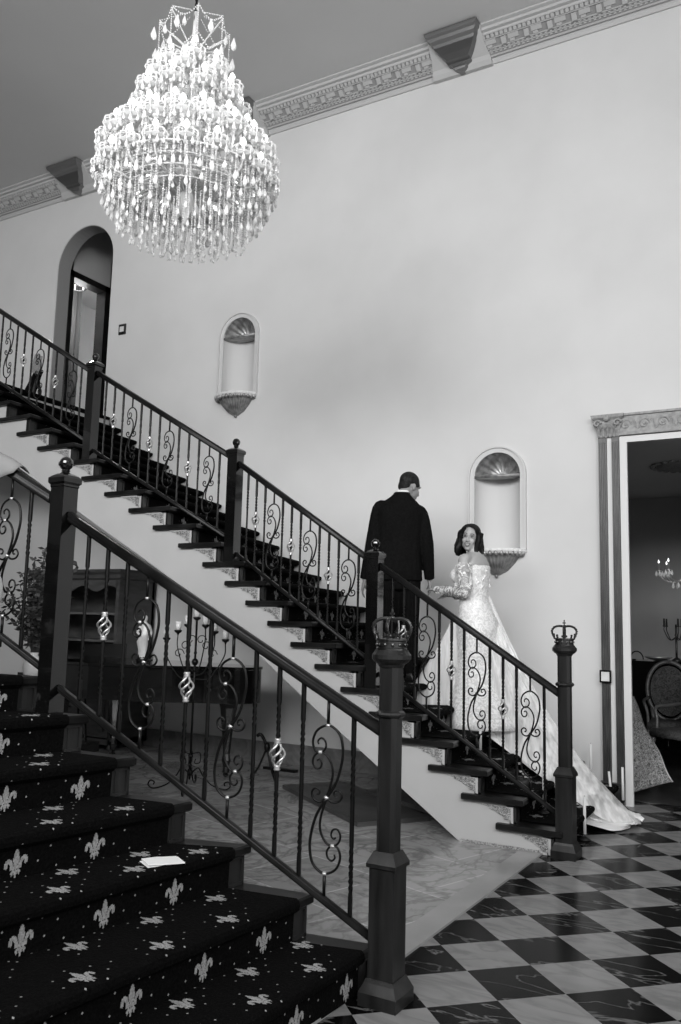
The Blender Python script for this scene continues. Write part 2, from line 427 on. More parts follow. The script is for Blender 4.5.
def cornice():
    # crown profile, bottom at the wall, top out on the ceiling (y out of the wall, z)
    P = [(0, 7.345), (.018, 7.345), (.03, 7.37), (.03, 7.40), (.05, 7.405), (.22, 7.555), (.22, 7.575), (.255, 7.58), (.255, 7.61), (.29, 7.62), (.29, 7.639), (0, 7.639)]
    b = B(); prism(b, [(WY - y, z) for y, z in P], 'x', -14, 4.5); struct('trim_2', b, 'trimw')
    # recess panel and ornaments on the sloping face
    def fp(t, off):                                # t 0..1 up the slope
        y, z = lerp(.05, .22, t), lerp(7.405, 7.555, t); return (WY - y - off*.66, z - off*.75)
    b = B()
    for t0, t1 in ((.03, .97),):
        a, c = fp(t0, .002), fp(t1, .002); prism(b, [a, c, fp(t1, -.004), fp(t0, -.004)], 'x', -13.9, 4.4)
    struct('trim_4', b, 'trimg')  # darker panel paints in the shade behind the ornaments
    b = B()
    def blk(x, w, t0, t1, h):
        A = [fp(t0, 0), fp(t1, 0), fp(t1, h), fp(t0, h)]
        prism(b, A, 'x', x, x + w)
    x = -13.
    i = 0
    while x < 2.0:
        blk(x, .032, .80, .95, .02)                # dentils
        blk(x + .004, .024, .13, .19, .012)        # bead rows
        blk(x + .004, .024, .26, .31, .012)
        if i % 5 == 0:
            blk(x, .05, .40, .70, .03); blk(x + .07, .11, .52, .72, .012); blk(x + .085, .05, .40, .50, .02)
        x += .048; i += 1
    for t0, t1, h in ((.0, .07, .012), (.205, .245, .010), (.33, .38, .012), (.735, .78, .014), (.96, 1., .014)):
        A = [fp(t0, 0), fp(t1, 0), fp(t1, h), fp(t0, h)]; prism(b, A, 'x', -13.9, 4.4)
    struct('trim_5', b, 'trimw')
    # corbels breaking the cornice
    for i, xc in enumerate((-3.15, -5.98, -8.83)):
        t = thing('cornice_corbel', ['fluted silver-grey keystone corbel with white shoulders, nearest the top right corner',
                  'keystone corbel on the cornice, mostly hidden behind the right side of the chandelier',
                  'fluted keystone corbel with white shoulders on the cornice left of the chandelier'][i], 'corbel', (xc, WY, 7.33), 'corbels along the cornice')
        b = B()
        sec = []
        for z, w, y in ((7.33, .33, .05), (7.37, .33, .08), (7.41, .32, .10), (7.48, .30, .18), (7.57, .29, .28), (7.635, .29, .32)):
            sec.append([(xc - w, WY, z), (xc - w, WY - y, z), (xc + w, WY - y, z), (xc + w, WY, z)])
        loft(b, sec); obj('shoulder_block', b, 'trimw', t)
        b = B(); sec = []
        prof = [(7.325, .02, .10), (7.345, .05, .16), (7.375, .075, .17), (7.39, .075, .20), (7.405, .09, .21), (7.42, .12, .21), (7.44, .13, .24), (7.455, .12, .27), (7.52, .17, .33), (7.60, .22, .42), (7.64, .235, .44), (7.66, .25, .50), (7.70, .265, .52), (7.715, .28, .56), (7.76, .29, .57), (7.78, .29, .57)]
        for z, w, y in [(7.325 + (z_ - 7.325)*.68, w_, y_*.72) for z_, w_, y_ in prof]: sec.append([(xc - w, WY - .02, z), (xc - w, WY - y, z), (xc + w, WY - y, z), (xc + w, WY - .02, z)])
        loft(b, sec); obj('keystone', b, 'gun', t)
cornice()
def upper_hall():
    # passage behind the arch; a framed door in its left wall
    y0 = WY + .22
    x = ARX - ARH
    b = B()
    for a, c, z0, z1 in ((y0, y0 + .06, 4.08, 6.9), (y0 + .78, 12, 4.08, 6.9), (y0, 12, 6.42, 7.4)): box(b, x - .15, x, a, c, z0, z1)
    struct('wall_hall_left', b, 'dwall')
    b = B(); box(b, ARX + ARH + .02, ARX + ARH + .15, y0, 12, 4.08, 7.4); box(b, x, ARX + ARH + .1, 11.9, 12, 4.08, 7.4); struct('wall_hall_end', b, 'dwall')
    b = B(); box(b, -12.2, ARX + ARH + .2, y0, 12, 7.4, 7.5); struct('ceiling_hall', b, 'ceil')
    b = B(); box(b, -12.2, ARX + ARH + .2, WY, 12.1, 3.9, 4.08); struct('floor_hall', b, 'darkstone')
    d = B()
    for a, c, z0, z1 in ((y0, y0 + .07, 4.08, 6.42), (y0 + .68, y0 + .78, 4.08, 6.42), (y0, y0 + .78, 6.33, 6.42)): box(d, x - .16, x + .02, a, c, z0, z1)
    struct('door_1', d, 'wood')
    b = B()
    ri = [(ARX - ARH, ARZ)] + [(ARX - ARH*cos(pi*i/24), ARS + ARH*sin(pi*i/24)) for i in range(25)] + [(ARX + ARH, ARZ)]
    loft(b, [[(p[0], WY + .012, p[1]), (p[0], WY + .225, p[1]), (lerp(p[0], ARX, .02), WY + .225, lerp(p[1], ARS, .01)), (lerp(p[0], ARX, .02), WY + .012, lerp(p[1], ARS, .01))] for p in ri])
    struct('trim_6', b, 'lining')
    # pale room through it
    b = B(); box(b, -12.2, -12.1, y0, 12, 4.08, 7.4); box(b, -12.2, x - .15, 11.9, 12., 4.08, 7.4); struct('wall_hall_far', b, 'hallwall')
    b = B(); nn = 14
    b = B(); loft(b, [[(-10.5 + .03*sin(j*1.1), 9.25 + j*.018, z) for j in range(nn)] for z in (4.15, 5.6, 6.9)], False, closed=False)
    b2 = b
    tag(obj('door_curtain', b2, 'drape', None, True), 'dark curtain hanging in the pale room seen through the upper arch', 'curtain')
    t = thing('ring_lamp', 'dark iron ring ceiling lamp with candle bulbs seen through the upper arch', 'lamp', (-9.9, 8.86, 6.56))
    c = V((-9.9, 8.86, 6.56)); b = B()
    tube(b, [c + V((.13*cos(a), .13*sin(a), 0)) for a in [2*pi*i/28 for i in range(29)]], .014, 6)
    obj('ring', b, 'iron', t, True)
    b = B(); tube(b, [c + V((0, 0, .62)), c + V((0, 0, .22))], .008, 6)
    for i in range(3):
        a = 2*pi*i/3; tube(b, [c + V((0, 0, .25)), c + V((.13*cos(a), .13*sin(a), 0))], .005, 5)
    obj('hanger', b, 'iron', t)
    for i in range(5):
        a = 2*pi*i/5 + .3; p = c + V((.11*cos(a), .11*sin(a), .0)); b = B()
        tube(b, [p, p + V((0, 0, .06))], .008, 6); bb = obj('candle_holder', b, 'white', t)
        b = B(); ell(b, p + V((0, 0, .08)), (.012, .012, .022), 8, 6); obj('bulb', b, 'bulb', bb, True)
    # plaster lunette soffit so that the vault reads dark
upper_hall()
def dining():
    y0 = WY + .22
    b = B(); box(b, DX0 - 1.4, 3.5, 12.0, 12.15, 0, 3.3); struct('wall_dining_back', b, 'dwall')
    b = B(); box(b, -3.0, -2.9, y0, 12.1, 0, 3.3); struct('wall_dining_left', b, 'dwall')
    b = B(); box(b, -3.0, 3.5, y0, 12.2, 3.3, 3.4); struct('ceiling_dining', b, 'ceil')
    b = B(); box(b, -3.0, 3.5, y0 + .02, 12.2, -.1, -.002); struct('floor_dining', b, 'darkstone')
    # jamb lining
    j = B(); box(j, DX0 - .02, DX0 + .006, WY - .01, y0 + .02, 0, DZ); box(j, DX0, DX1, WY - .01, y0 + .02, DZ - .006, DZ + .02)
    box(j, DX0 - .002, DX0 + .062, WY - .045, WY - .012, 0, DZ); box(j, DX0 + .062, DX1 - .03, WY - .045, WY - .012, DZ - .055, DZ)
    struct('door_2', j, 'jamb')
    # plinth, two fluted strips, capital, frieze
    case = thing('door_casing', 'classical casing of dark fluted pilaster strips and grey carved frieze around dining doorway', 'door casing', (-1.7, WY, 0))
    for xa, xb in ((-1.79, -1.715), (-1.672, -1.605)):
        b = B(); w = xb - xa; n = 5
        box(b, xa, xb, WY - .05, WY, .18, 3.243)
        for i in range(n):
            xx = xa + w*(i+.5)/n; box(b, xx - w/n*.3, xx + w/n*.3, WY - .062, WY - .049, .18, 3.2)
        obj('pilaster_strip', b, 'fluted', case)
    b = B(); box(b, -1.715, -1.672, WY - .035, WY, .18, 3.243); obj('pilaster_back', b, 'jamb', case)
    b = B(); box(b, -1.83, DX0 - .002, WY - .10, WY, 0, .16); box(b, -1.82, DX0 - .004, WY - .085, WY, .16, .185); obj('plinth', b, 'darkstone', case)
    b = B()
    loft(b, [[(-1.795 - e, WY, z), (-1.795 - e, WY - .06 - e, z), (-1.6 + e, WY - .06 - e, z), (-1.6 + e, WY, z)] for z, e in ((3.243, 0), (3.30, .003), (3.36, .03), (3.385, .035), (3.40, .02), (3.42, .045), (3.447, .05))])
    for s, x in ((-1, -1.785), (1, -1.61)):         # acanthus volutes
        sp = [(x + s*.0 + .035*(1-t)*cos(t*9), WY - .105, 3.365 + .035*(1-t)*sin(t*9)) for t in [i/24 for i in range(22)]]
        tube(b, sp, .010, 6)
    for i in range(5):
        x = -1.775 + i*.0385
        tube(b, spline([(x, WY - .065, 3.25), (x, WY - .085, 3.30), (x, WY - .105, 3.335), (x, WY - .125, 3.32)], 4), [.012]*6+[.006]*7, 6)
        ell(b, (x, WY - .075, 3.262), (.01, .01, .01), 6, 5)
    ell(b, (-1.7, WY - .115, 3.41), (.03, .02, .03), 8, 6)
    obj('capital', b, 'frieze', case)
    b = B(); box(b, -1.6, DX1 + .2, WY - .055, WY, 3.25, 3.43); box(b, -1.6, DX1 + .2, WY - .075, WY, 3.43, 3.45); box(b, -1.6, DX1 + .2, WY - .068, WY, 3.252, 3.268)
    x = -1.54
    while x < DX1:                                  # running scroll relief
        pts = [(x + .05*(1-t*.75)*cos(t*8), WY - .058, 3.345 + .05*(1-t*.75)*sin(t*8)) for t in [i/20 for i in range(21)]]
        tube(b, pts, .007, 5)
        tube(b, spline([(x + .05, WY - .058, 3.345), (x + .07, WY - .058, 3.385), (x + .10, WY - .058, 3.30), (x + .13, WY - .058, 3.345)], 4), .006, 5)
        ell(b, (x, WY - .06, 3.345), (.012, .01, .012), 6, 5)
        x += .16
    obj('frieze', b, 'frieze', case)
    # wall bits
    t = thing('wall_dial', 'small framed pale wall dial mounted on fluted pilaster', 'thermostat', (-1.75, WY - .06, 1.09))
    b = B(); box(b, -1.80, -1.70, WY - .085, WY - .062, 1.035, 1.145); obj('frame', b, 'black', t)
    b = B(); box(b, -1.785, -1.715, WY - .09, WY - .085, 1.05, 1.13); obj('face', b, 'ceramic', t)
    t = thing('light_switch', 'square pewter light switch plate on wall right of the upper arch', 'switch', (-7.9, WY, 5.25))
    b = B(); box(b, -7.96, -7.84, WY - .015, WY, 5.18, 5.32); obj('plate', b, 'pewter', t)
    b = B(); box(b, -7.935, -7.865, WY - .024, WY - .015, 5.215, 5.285); obj('rocker', b, 'ceramic', t)
dining()
# ================================================================== stairs
FL = [  # fleur-de-lis outline pieces, unit box -.5..+.5
    [(0, .5), (.08, .3), (.13, .12), (.11, -.02), (.05, -.13), (-.05, -.13), (-.11, -.02), (-.13, .12), (-.08, .3)],
    [(.07, -.13), (.13, .0), (.2, .12), (.3, .17), (.42, .13), (.48, .02), (.46, -.08), (.38, -.12), (.32, -.06), (.36, .0), (.32, .03), (.26, -.02), (.22, -.13)],
    [(-.22, -.12), (.22, -.12), (.22, -.19), (-.22, -.19)],
    [(-.045, -.19), (.045, -.19), (.06, -.34), (0, -.5), (-.06, -.34)],
    [(.05, -.19), (.11, -.2), (.2, -.3), (.16, -.4), (.1, -.34)]]
FL += [[(-x, y) for x, y in FL[1]], [(-x, y) for x, y in FL[4]]]
def inpoly(x, y, P):
    r = False; j = len(P) - 1
    for i in range(len(P)):
        if (P[i][1] > y) != (P[j][1] > y) and x < (P[j][0]-P[i][0])*(y-P[i][1])/(P[j][1]-P[i][1]) + P[i][0]: r = not r
        j = i
    return r
def fleur_cells(n):
    out = []
    for i in range(n):
        for j in range(n):
            x, y = (i + .5)/n - .5, (j + .5)/n - .5
            if any(inpoly(x, y, P) for P in FL): out.append((i, j))
    return out
BZ = {0: 0, 6: 1.012, 12: 1.99, 18: 3.01, 24: 4.08}
BXI = {k + 1: v for k, v in enumerate([-1.672, -1.93, -2.184, -2.435, -2.68, -2.925, -3.172, -3.411, -3.642, -3.872, -4.1, -4.325, -4.573, -4.853, -5.161, -5.469, -5.789, -6.107, -6.431, -6.758, -7.084, -7.41, -7.74, -8.03, -9.3])}
BXO = {k: -4.28 - .2785*(k - 10) for k in range(1, 24)}; BXO[1] = -1.75; BXO[24] = -8.11; BXO[25] = -9.3
FXI = {1: -1.735, 2: -2.005, 3: -2.305, 4: -2.555, 5: -2.86, 6: -3.165}
for _k in range(7, 26): FXI[_k] = -3.165 - .287*(_k - 6)
FXO = {k: v - min(.10 + .07*(k-1), .36) for k, v in FXI.items()}
FYI = {0: 3.33, 1: 3.33, 2: 3.262, 3: 3.212, 4: 3.10, 5: 3.055, 6: 3.04, 7: 3.0, 13: 2.8, 24: 2.8}
def flight(t, n, XI, XO, Z, YI, YO, sgn, fcell, fleur_n):
    """sgn +1: inner end at larger Y than the outer one"""
    def X(k, Y):
        a = (Y - YI(k)) / (YO - YI(k)); return lerp(XI[k], XO[k], a)
    tn = .042                                      # tread thickness
    for k in range(1, n + 1):
        z, zp = Z(k), Z(k - 1)
        yi, yo = YI(k), YO
        e = (.010 if sgn > 0 else .045) * sgn; nz = .037 if sgn > 0 else .08
        xa, xb = XI[k], XI.get(k+1, XI[k] - .3); oa, ob = XO[k], XO.get(k+1, XO[k] - .3)
        yin = YI(k) + e
        # tread slab with nosing and end overhang; reaches under the next riser end
        b = B()
        back = (xb - .115) if k < n else xb
        yb = YI(k + 1) + e if sgn > 0 else yin
        poly = [(xa + nz, yin), (oa + nz, yo), (ob - .02, yo), (back, yb if k < n else yin)]
        R = []
        for zz, s in ((z - tn, .01), (z - tn + .008, 0.), (z - .008, 0.), (z, .008)):
            R.append([(p[0] - (s if i < 2 else 0), p[1] - (s * sgn if i in (0, 3) else 0), zz) for i, p in enumerate(poly)])
        loft(b, R); obj('tread', b, 'wood', t)
        # riser board and framed end panel
        b = B()
        poly = [(xa, yi), (oa, yo), (oa - .03, yo), (xa - .03, yi)]
        loft(b, [[(p[0], p[1], zz) for p in poly] for zz in (zp, z - tn)])
        r = obj('riser', b, 'wood', t)
        b = B(); w = .085
        def pb(ya, yb2, za, zb, dx):
            x1, x2 = X(k, ya), X(k, yb2)
            loft(b, [[(x1 + dx, ya, zz), (x2 + dx, yb2, zz), (x2 - .01, yb2, zz), (x1 - .01, ya, zz)] for zz in (za, zb)])
        ys, ye = yi - .004*sgn, yi - (w + .02)*sgn
        pb(ys, ys - .014*sgn, zp, z - tn, .013); pb(ye, ye + .012*sgn, zp, z - tn, .013)
        pb(ys, ye, z - tn - .016, z - tn, .013); pb(ys, ye, zp + (0 if k == 1 else .001), zp + .014, .013)
        pb(ys - .014*sgn, ye + .012*sgn, zp + .014, z - tn - .016, .004)
        obj('end_panel', b, 'panel', r)
    # ---- carpet runner following treads, nosings and risers
    cy = lambda k: YI(k) - (.105 if sgn > 0 else .115)*sgn
    dot = .0048 if sgn > 0 else .004
    YC = YO + (.22 if sgn > 0 else .003)*sgn
    prof = []                                      # (k-blend, dx from riser k, z) in order going up
    for k in range(1, n + 1):
        z, zp = Z(k), Z(k - 1)
        q = .46 if sgn > 0 else 1
        prof += [(k, .016, zp + .008 if k > 1 else .004), (k, .020, z - .056), (k, .055*q + .006, z - .048), (k, .086*q + .006, z - .036), (k, .093*q + .006, z - .018), (k, .087*q + .005, z - .001), (k, .068*q, z + .008)]
        if k == n: prof += [(k, -.9, z + .009)]
    NY = 6
    b = B(); cols = []
    for i in range(NY + 1):
        a = i / NY; col = []
        for k, dx, z in prof:
            Y = lerp(cy(k), YC, a); col.append((X(k, Y) + dx, Y, z))
        cols.append(col)
    loft(b, cols, False, closed=False)
    # ---- fleurs: lay out along the unrolled profile
    def S(Y):
        pts = [V((X(k, Y) + dx, 0, z)) for k, dx, z in prof]
        acc = [0]
        for p, q in zip(pts, pts[1:]): acc.append(acc[-1] + (q - p).length)
        return pts, acc
    cache = {}
    def at(s, Y):
        key = round(Y, 3)
        if key not in cache: cache[key] = S(key)
        pts, acc = cache[key]
        lo, hi = 0, len(acc) - 1
        while hi - lo > 1:
            m = (lo + hi)//2
            if acc[m] <= s: lo = m
            else: hi = m
        tt = (s - acc[lo]) / max(acc[hi] - acc[lo], 1e-6)
        d = (pts[hi] - pts[lo]).normalized(); nrm = V((-d.z, 0, d.x)) * -1
        if nrm.x < 0 and nrm.z < .2: nrm = -nrm
        if nrm.z < 0: nrm = V((abs(nrm.x), 0, abs(nrm.z)))
        p = pts[lo].lerp(pts[hi], tt) + nrm * .0022
        return V((p.x, Y, p.z))
    cells = fleur_cells(fleur_n)
    ymid = YI(4) - sgn * .138
    hh, ww = .118, .100
    for k in range(1, n + 1):
        i0 = (k - 1) * 7
        for j3 in (0, 1, 2):
            par = (3*k + j3) % 2
            for c in range(-2, 9):
                Yc = ymid - sgn * (.1715 * par + c * .343)
                if (Yc - YC) * sgn < .06 or (Yc - cy(k)) * sgn > -.045: continue
                pts, acc = S(round(Yc, 3))
                s0 = (acc[i0] + .060, acc[i0 + 6] + .055, (acc[i0 + 7] if i0 + 7 < len(acc) else acc[-1]) - .062)[j3]
                if s0 + hh/2 > acc[-1]: continue
                g = {}
                def gv(i, j):
                    if (i, j) not in g: g[(i, j)] = b.verts.new(at(s0 + (j/fleur_n - .5)*hh, Yc + (i/fleur_n - .5)*ww))
                    return g[(i, j)]
                for i, j in cells: b.faces.new((gv(i, j), gv(i+1, j), gv(i+1, j+1), gv(i, j+1))).material_index = 1
                for dy, ds in ((.075, .045), (-.075, .045), (.09, -.02), (-.09, -.02), (.045, -.066), (-.045, -.066), (.0, .08), (.14, .02)):
                    sy, ss = Yc + dy, s0 + ds
                    if (sy - YC)*sgn < .02 or (sy - cy(k))*sgn > -.015 or ss < .01 or ss > acc[-1] - .05: continue
                    q = [at(ss + u*dot, sy + w*dot) for u, w in ((-1, 0), (0, -1), (1, 0), (0, 1))]
                    b.faces.new([b.verts.new(p) for p in q]).material_index = 1
    o = obj('carpet_runner', b, ('carpet', 'fleur'), t)
    return X
def z_of(T): return lambda k: interp(T, k)
stairB = thing('staircase', 'far staircase along the back wall with white stringer and dark treads the couple stands on', 'staircase', (-1.7, 5.84, 0), 'carpeted staircases')
XB = flight(stairB, 24, BXI, BXO, z_of(BZ), lambda k: 5.815, WY - .012, -1, True, 14)
stairF = thing('staircase', 'near staircase in the foreground with white fleur-de-lis motifs on black carpet', 'staircase', (-1.7, 3.2, 0), 'carpeted staircases')
XF = flight(stairF, 24, FXI, FXO, lambda k: .17*k, lambda k: interp(FYI, k), 1.05, 1, True, 30)
def stringers():
    zf = z_of(BZ)
    # far flight: pale stringer face stepping under the treads, then the soffit slab
    b = B()
    top = [(BXI[1] - .005, 0)]
    for k in range(1, 25):
        top += [(BXI[k] - .005, zf(k) - .042), (BXI.get(k + 1) - .005, zf(k) - .042)]
    bot = [(-9.0, 3.4)] + [(BXI[k], zf(k) - .60) for k in range(23, 6, -1)] + [(-2.32, 0)]
    prism(b, [(x, z) for x, z in top] + bot, 'y', 5.82, 5.84)
    obj('stringer', b, 'plaster', stairB)
    b = B()
    pts = [(-2.34, 0.0)] + [(BXI[k] - .01, zf(k) - .585) for k in range(7, 24)]
    rings = [[(x, 5.835, z), (x - .02, WY - .005, z), (x - .02, WY - .005, z + .06), (x, 5.835, z + .06)] for x, z in pts]
    loft(b, rings); obj('soffit', b, 'plaster', stairB)
    b = B(); box(b, -13.98, -8.03, 5.82, WY - .005, 3.55, 4.07); obj('landing', b, 'plaster', stairB)
    b = B(); box(b, -13.98, -8.9, .98, WY - .013, 4.07, 4.088); obj('landing_carpet', b, 'carpet', stairB)
    b = B(); box(b, -13.98, -8.9, .98, 5.83, 3.55, 4.07); obj('landing_slab', b, 'plaster', stairB)
    # carved brackets under each tread end
    for k in range(1, 21):
        z = zf(k) - .044; x1 = BXI[k] - .004; w = min(.25, (BXI[k] - BXI[k+1]) * .98); h = .118
        yf = 5.82
        b = B(); prism(b, [(x1, z), (x1 - .05, z), (x1 - .05, z - .018), (x1 - .018, z - .018), (x1 - .018, z - h), (x1, z - h - .004)], 'y', yf - .010, yf)
        prism(b, [(x1, z), (x1 - w, z), (x1 - w, z - .014), (x1, z - .014)], 'y', yf - .010, yf)
        br = obj('stair_bracket', b, 'plaster', stairB)
        b = B(); nn = 10
        edge = [(x1 - .018 - (w - .03) * (1 - q/nn) * (1 + .07*sin(q*2.1)), z - .014 - (h - .02) * (q/nn)**1.25 * (1 + .05*cos(q*2.1))) for q in range(nn + 1)]
        prism(b, [(x1 - .018, z - .014)] + edge, 'y', yf - .008, yf)
        for cx, cz, rr in ((.06, .04, .028), (.12, .035, .02), (.05, .085, .018), (.165, .028, .013)):
            if cx > w - .05: continue
            pts = [(x1 - cx + rr*(1-q/16)*cos(q*.8), yf - .012, z - cz + rr*(1-q/16)*sin(q*.8)) for q in range(15)]
            tube(b, pts, .004, 5)
        obj('carving', b, 'relief', br)
    b = B()
    for q in range(38):
        x = -1.76 - q * .0148; ell(b, (x, 5.812, .018), (.008, .007, .009), 6, 4)
    tube(b, [(-1.75, 5.812, .010), (-2.32, 5.812, .010)], .006, 6)
    obj('rope_moulding', b, 'relief', stairB)
    # near flight: panelled spandrel on the inner side
    b = B(); top = [(FXI[1] - .005, 0)]; zk = lambda k: .17*k
    rings = []
    for k in range(1, 25):
        for x in (FXI[k] - .005, FXI[k+1] - .005):
            y = interp(FYI, k if x == FXI[k] - .005 else k + 1) - .016
            rings.append([(x, y, 0 if k < 4 else zk(k) - .6), (x, y, zk(k) - .044), (x, y - .06, zk(k) - .044), (x, y - .06, 0 if k < 4 else zk(k) - .6)])
    loft(b, rings); obj('stringer', b, 'panel', stairF)
    b = B()
    rings = [[(FXI[k] - .04, interp(FYI, k) - .05, zk(k) - .25), (FXO[k] - .04, 1.06, zk(k) - .25), (FXO[k] - .04, 1.06, zk(k) - .19), (FXI[k] - .04, interp(FYI, k) - .05, zk(k) - .19)] for k in range(2, 25)]
    loft(b, rings); obj('soffit', b, 'plaster', stairF)
stringers()

# ================================================================== railings
def baluster_plain(h):
    b = B(); n = 40; rings = []
    for i in range(n + 1):
        z = h * i / n; f = i / n
        tw = 0
        for a, c in ((.12, .34), (.58, .80)):
            tw += min(max((f - a) / (c - a), 0), 1) * 2 * pi * 1.6
        r = .0078 * sqrt(2)
        rings.append([(r*cos(tw + pi/4 + pi/2*j), r*sin(tw + pi/4 + pi/2*j), z) for j in range(4)])
    loft(b, rings); return b
def basket(h):
    b = baluster_plain(h)
    c = B(); zc = h * .53; L = .075
    for w in range(4):
        pts = []
        for i in range(13):
            t = i / 12; r = .006 + .026 * sin(pi*t)**1.2; a = w*pi/2 + t * pi * 1.15
            pts.append((r*cos(a), r*sin(a), zc - L/2 - .012 + (L + .024)*t))
        tube(c, pts, .0052, 6)
    for s in (-1, 1):
        zz = zc + s*(L/2 + .018)
        lathe(c, [(.013, -.012), (.016, -.006), (.012, .0), (.016, .006), (.013, .012)], (0, 0, zz), 8)
    return b, c
def scroll_shapes(h):
    """S scroll with small inner hooks and a middle cross curl, in the XZ plane"""
    H = h * .74; zc = h * .49; s = H / 410.
    main = [(0, 0), (28, 45), (43, 95), (47, 138), (36, 182), (2, 205), (-33, 190), (-46, 158), (-38, 132), (-20, 127), (-6, 142), (-8, 160), (-20, 168), (-30, 160), (-28, 150)]
    hook = [(0, 0), (12, 38), (18, 72), (12, 100), (-4, 122), (-24, 128), (-40, 117), (-45, 98), (-36, 82), (-22, 84), (-17, 98), (-24, 108), (-32, 104)]
    curlL = [(0, 2), (-18, -10), (-38, -4), (-45, 14), (-35, 27), (-22, 22), (-23, 11), (-30, 10)]
    curlR = [(0, 2), (18, -8), (38, -5), (47, 10), (38, 25), (25, 21), (25, 10), (32, 9)]
    b = B()
    def T(P, sg, r0=.0068, r1=.0045):
        pts = spline([(sg*x*s, 0, zc + sg*y*s) for x, y in P], 5); n = len(pts)
        tube(b, pts, [(lerp(r0, r1, i/(n-1)), lerp(r0, r1, i/(n-1))*.9) for i in range(n)], 6)
    for sg in (1, -1): T(main, sg); T(hook, sg, .006)
    T(curlL, 1, .006); T(curlR, 1, .006)
    tube(b, [(0, 0, zc + 203*s), (0, 0, h)], .0075, 6); tube(b, [(0, 0, 0), (0, 0, zc - 203*s)], .0075, 6)
    for x, z in ((0, 3), (-22*1, 128), (22, -128), (0, 205), (0, -205)):
        ell(b, (x*s, 0, zc + z*s), (.012, .0105, .0085), 8, 6, None, 1)
    return b
def newel_big(t, x, y, lab):
    b = B()
    sq(b, [(.083, 0), (.083, .05), (.066, .085), (.060, .10)], (x, y, 0))
    sq(b, [(.056, .09), (.056, .515), (.066, .52), (.066, .535), (.054, .56), (.044, .58)], (x, y, 0))
    p = []
    for z in (.56, 1.335):
        w, c = .042, .025
        p.append([(x+w, y-c, z), (x+w, y+c, z), (x+c, y+w, z), (x-c, y+w, z), (x-w, y+c, z), (x-w, y-c, z), (x-c, y-w, z), (x+c, y-w, z)])
    loft(b, p)
    lathe(b, [(.050, 1.105), (.060, 1.112), (.063, 1.12), (.060, 1.128), (.050, 1.135)], (x, y, 0), 8, 0, pi/8)
    lathe(b, [(.050, 1.31), (.056, 1.322), (.070, 1.332), (.082, 1.345), (.082, 1.362), (.074, 1.372), (.068, 1.382)], (x, y, 0), 24)
    nw = obj('newel_post', b, 'woodp', t, label=lab)
    c = B(); z0 = 1.38
    # band
    lathe(c, [(.066, .0), (.074, .002), (.074, .008), (.068, .012), (.070, .036), (.077, .042), (.077, .048), (.070, .05), (.064, .048), (.062, .0)], (x, y, z0), 32)
    for i in range(12):
        a = 2*pi*i/12; ell(c, (x + .071*cos(a), y + .071*sin(a), z0 + .024), (.008, .008, .009), 8, 6)
    for i in range(8):                               # leaf points on the band + arches
        a = 2*pi*i/8 + .2
        ca, sa = cos(a), sin(a)
        if i % 2 == 0:
            pts = spline([(.072, .045), (.088, .075), (.092, .10), (.075, .122), (.04, .132), (.0, .128)], 5)
            pts = [(x + p[0]*ca, y + p[0]*sa, z0 + p[1]) for p in [(q[0], q[1]) for q in [(v.x, v.y) for v in [V((q2[0], q2[1], 0)) for q2 in pts]]]]
            tube(c, pts, .0085, 6)
            for q in range(0, len(pts), 3): ell(c, V(pts[q]) + V((ca, sa, .3))*.005, (.0062, .0062, .0062), 6, 5)
            for dx, dz in ((0, .012), (.011, 0), (-.011, 0), (0, -.004)):
                ell(c, (x + .078*ca - dx*sa, y + .078*sa + dx*ca, z0 + .062 + dz), (.0075, .0075, .0085), 6, 5)
        else:
            tube(c, [(x + .071*ca, y + .071*sa, z0 + .045), (x + .078*ca, y + .078*sa, z0 + .066)], [.007, .003], 6)
            ell(c, (x + .078*ca, y + .078*sa, z0 + .069), (.006,)*3, 6, 5)
    ell(c, (x, y, z0 + .133), (.012, .012, .010), 8, 6)
    cbox(c, (x, y, z0 + .152), (.007, .007, .026)); cbox(c, (x, y, z0 + .153), (.024, .007, .008)); cbox(c, (x, y, z0 + .153), (.007, .024, .008))
    ell(c, (x, y, z0 + .168), (.006,)*3, 6, 5)
    for i in range(4):
        a = 2*pi*i/4 + .2
    for v in c.verts: v.co.x = x + (v.co.x - x)*.87; v.co.y = y + (v.co.y - y)*.87
    obj('crown_finial', c, 'pewter', nw, label='pewter royal crown finial')
def newel_small(t, x, y, z0, h, w, ang=0):
    b = B(); R = Matrix.Translation((x, y, 0)) @ Matrix.Rotation(ang, 4, 'Z')
    sq(b, [(w*.5, z0), (w*.5, z0 + h - .16), (w*.53, z0 + h - .155), (w*.53, z0 + h - .145), (w*.62, z0 + h - .135), (w*.62, z0 + h - .112), (w*.5, z0 + h - .10), (w*.3, z0 + h - .088)], (0, 0, 0))
    lathe(b, [(.02, -.0), (.03, .004), (.018, .014), (.022, .02), (.016, .028)], (0, 0, z0 + h - .092), 14)
    ell(b, (0, 0, z0 + h - .036), (.034, .034, .036), 16, 10)
    for v in b.verts: v.co = R @ v.co
    obj('newel_post', b, 'black', t)
def rail_bar(t, name, pts, w, h, m='wood'):
    b = B()
    rings = []
    for i, p in enumerate(pts):
        a = V(pts[max(i-1, 0)]); c = V(pts[min(i+1, len(pts)-1)]); d = c - a; d.z = 0; d.normalize(); s = V((-d.y, d.x, 0)); p = V(p)
        prof = [(-w*.35, -h), (w*.35, -h), (w*.5, -h*.72), (w*.42, -h*.55), (w*.5, -h*.3), (w*.36, -h*.05), (0, 0), (-w*.36, -h*.05), (-w*.5, -h*.3), (-w*.42, -h*.55), (-w*.5, -h*.72)]
        rings.append([p + s*u + V((0, 0, v)) for u, v in prof])
    loft(b, rings); return obj(name, b, m, t, True)
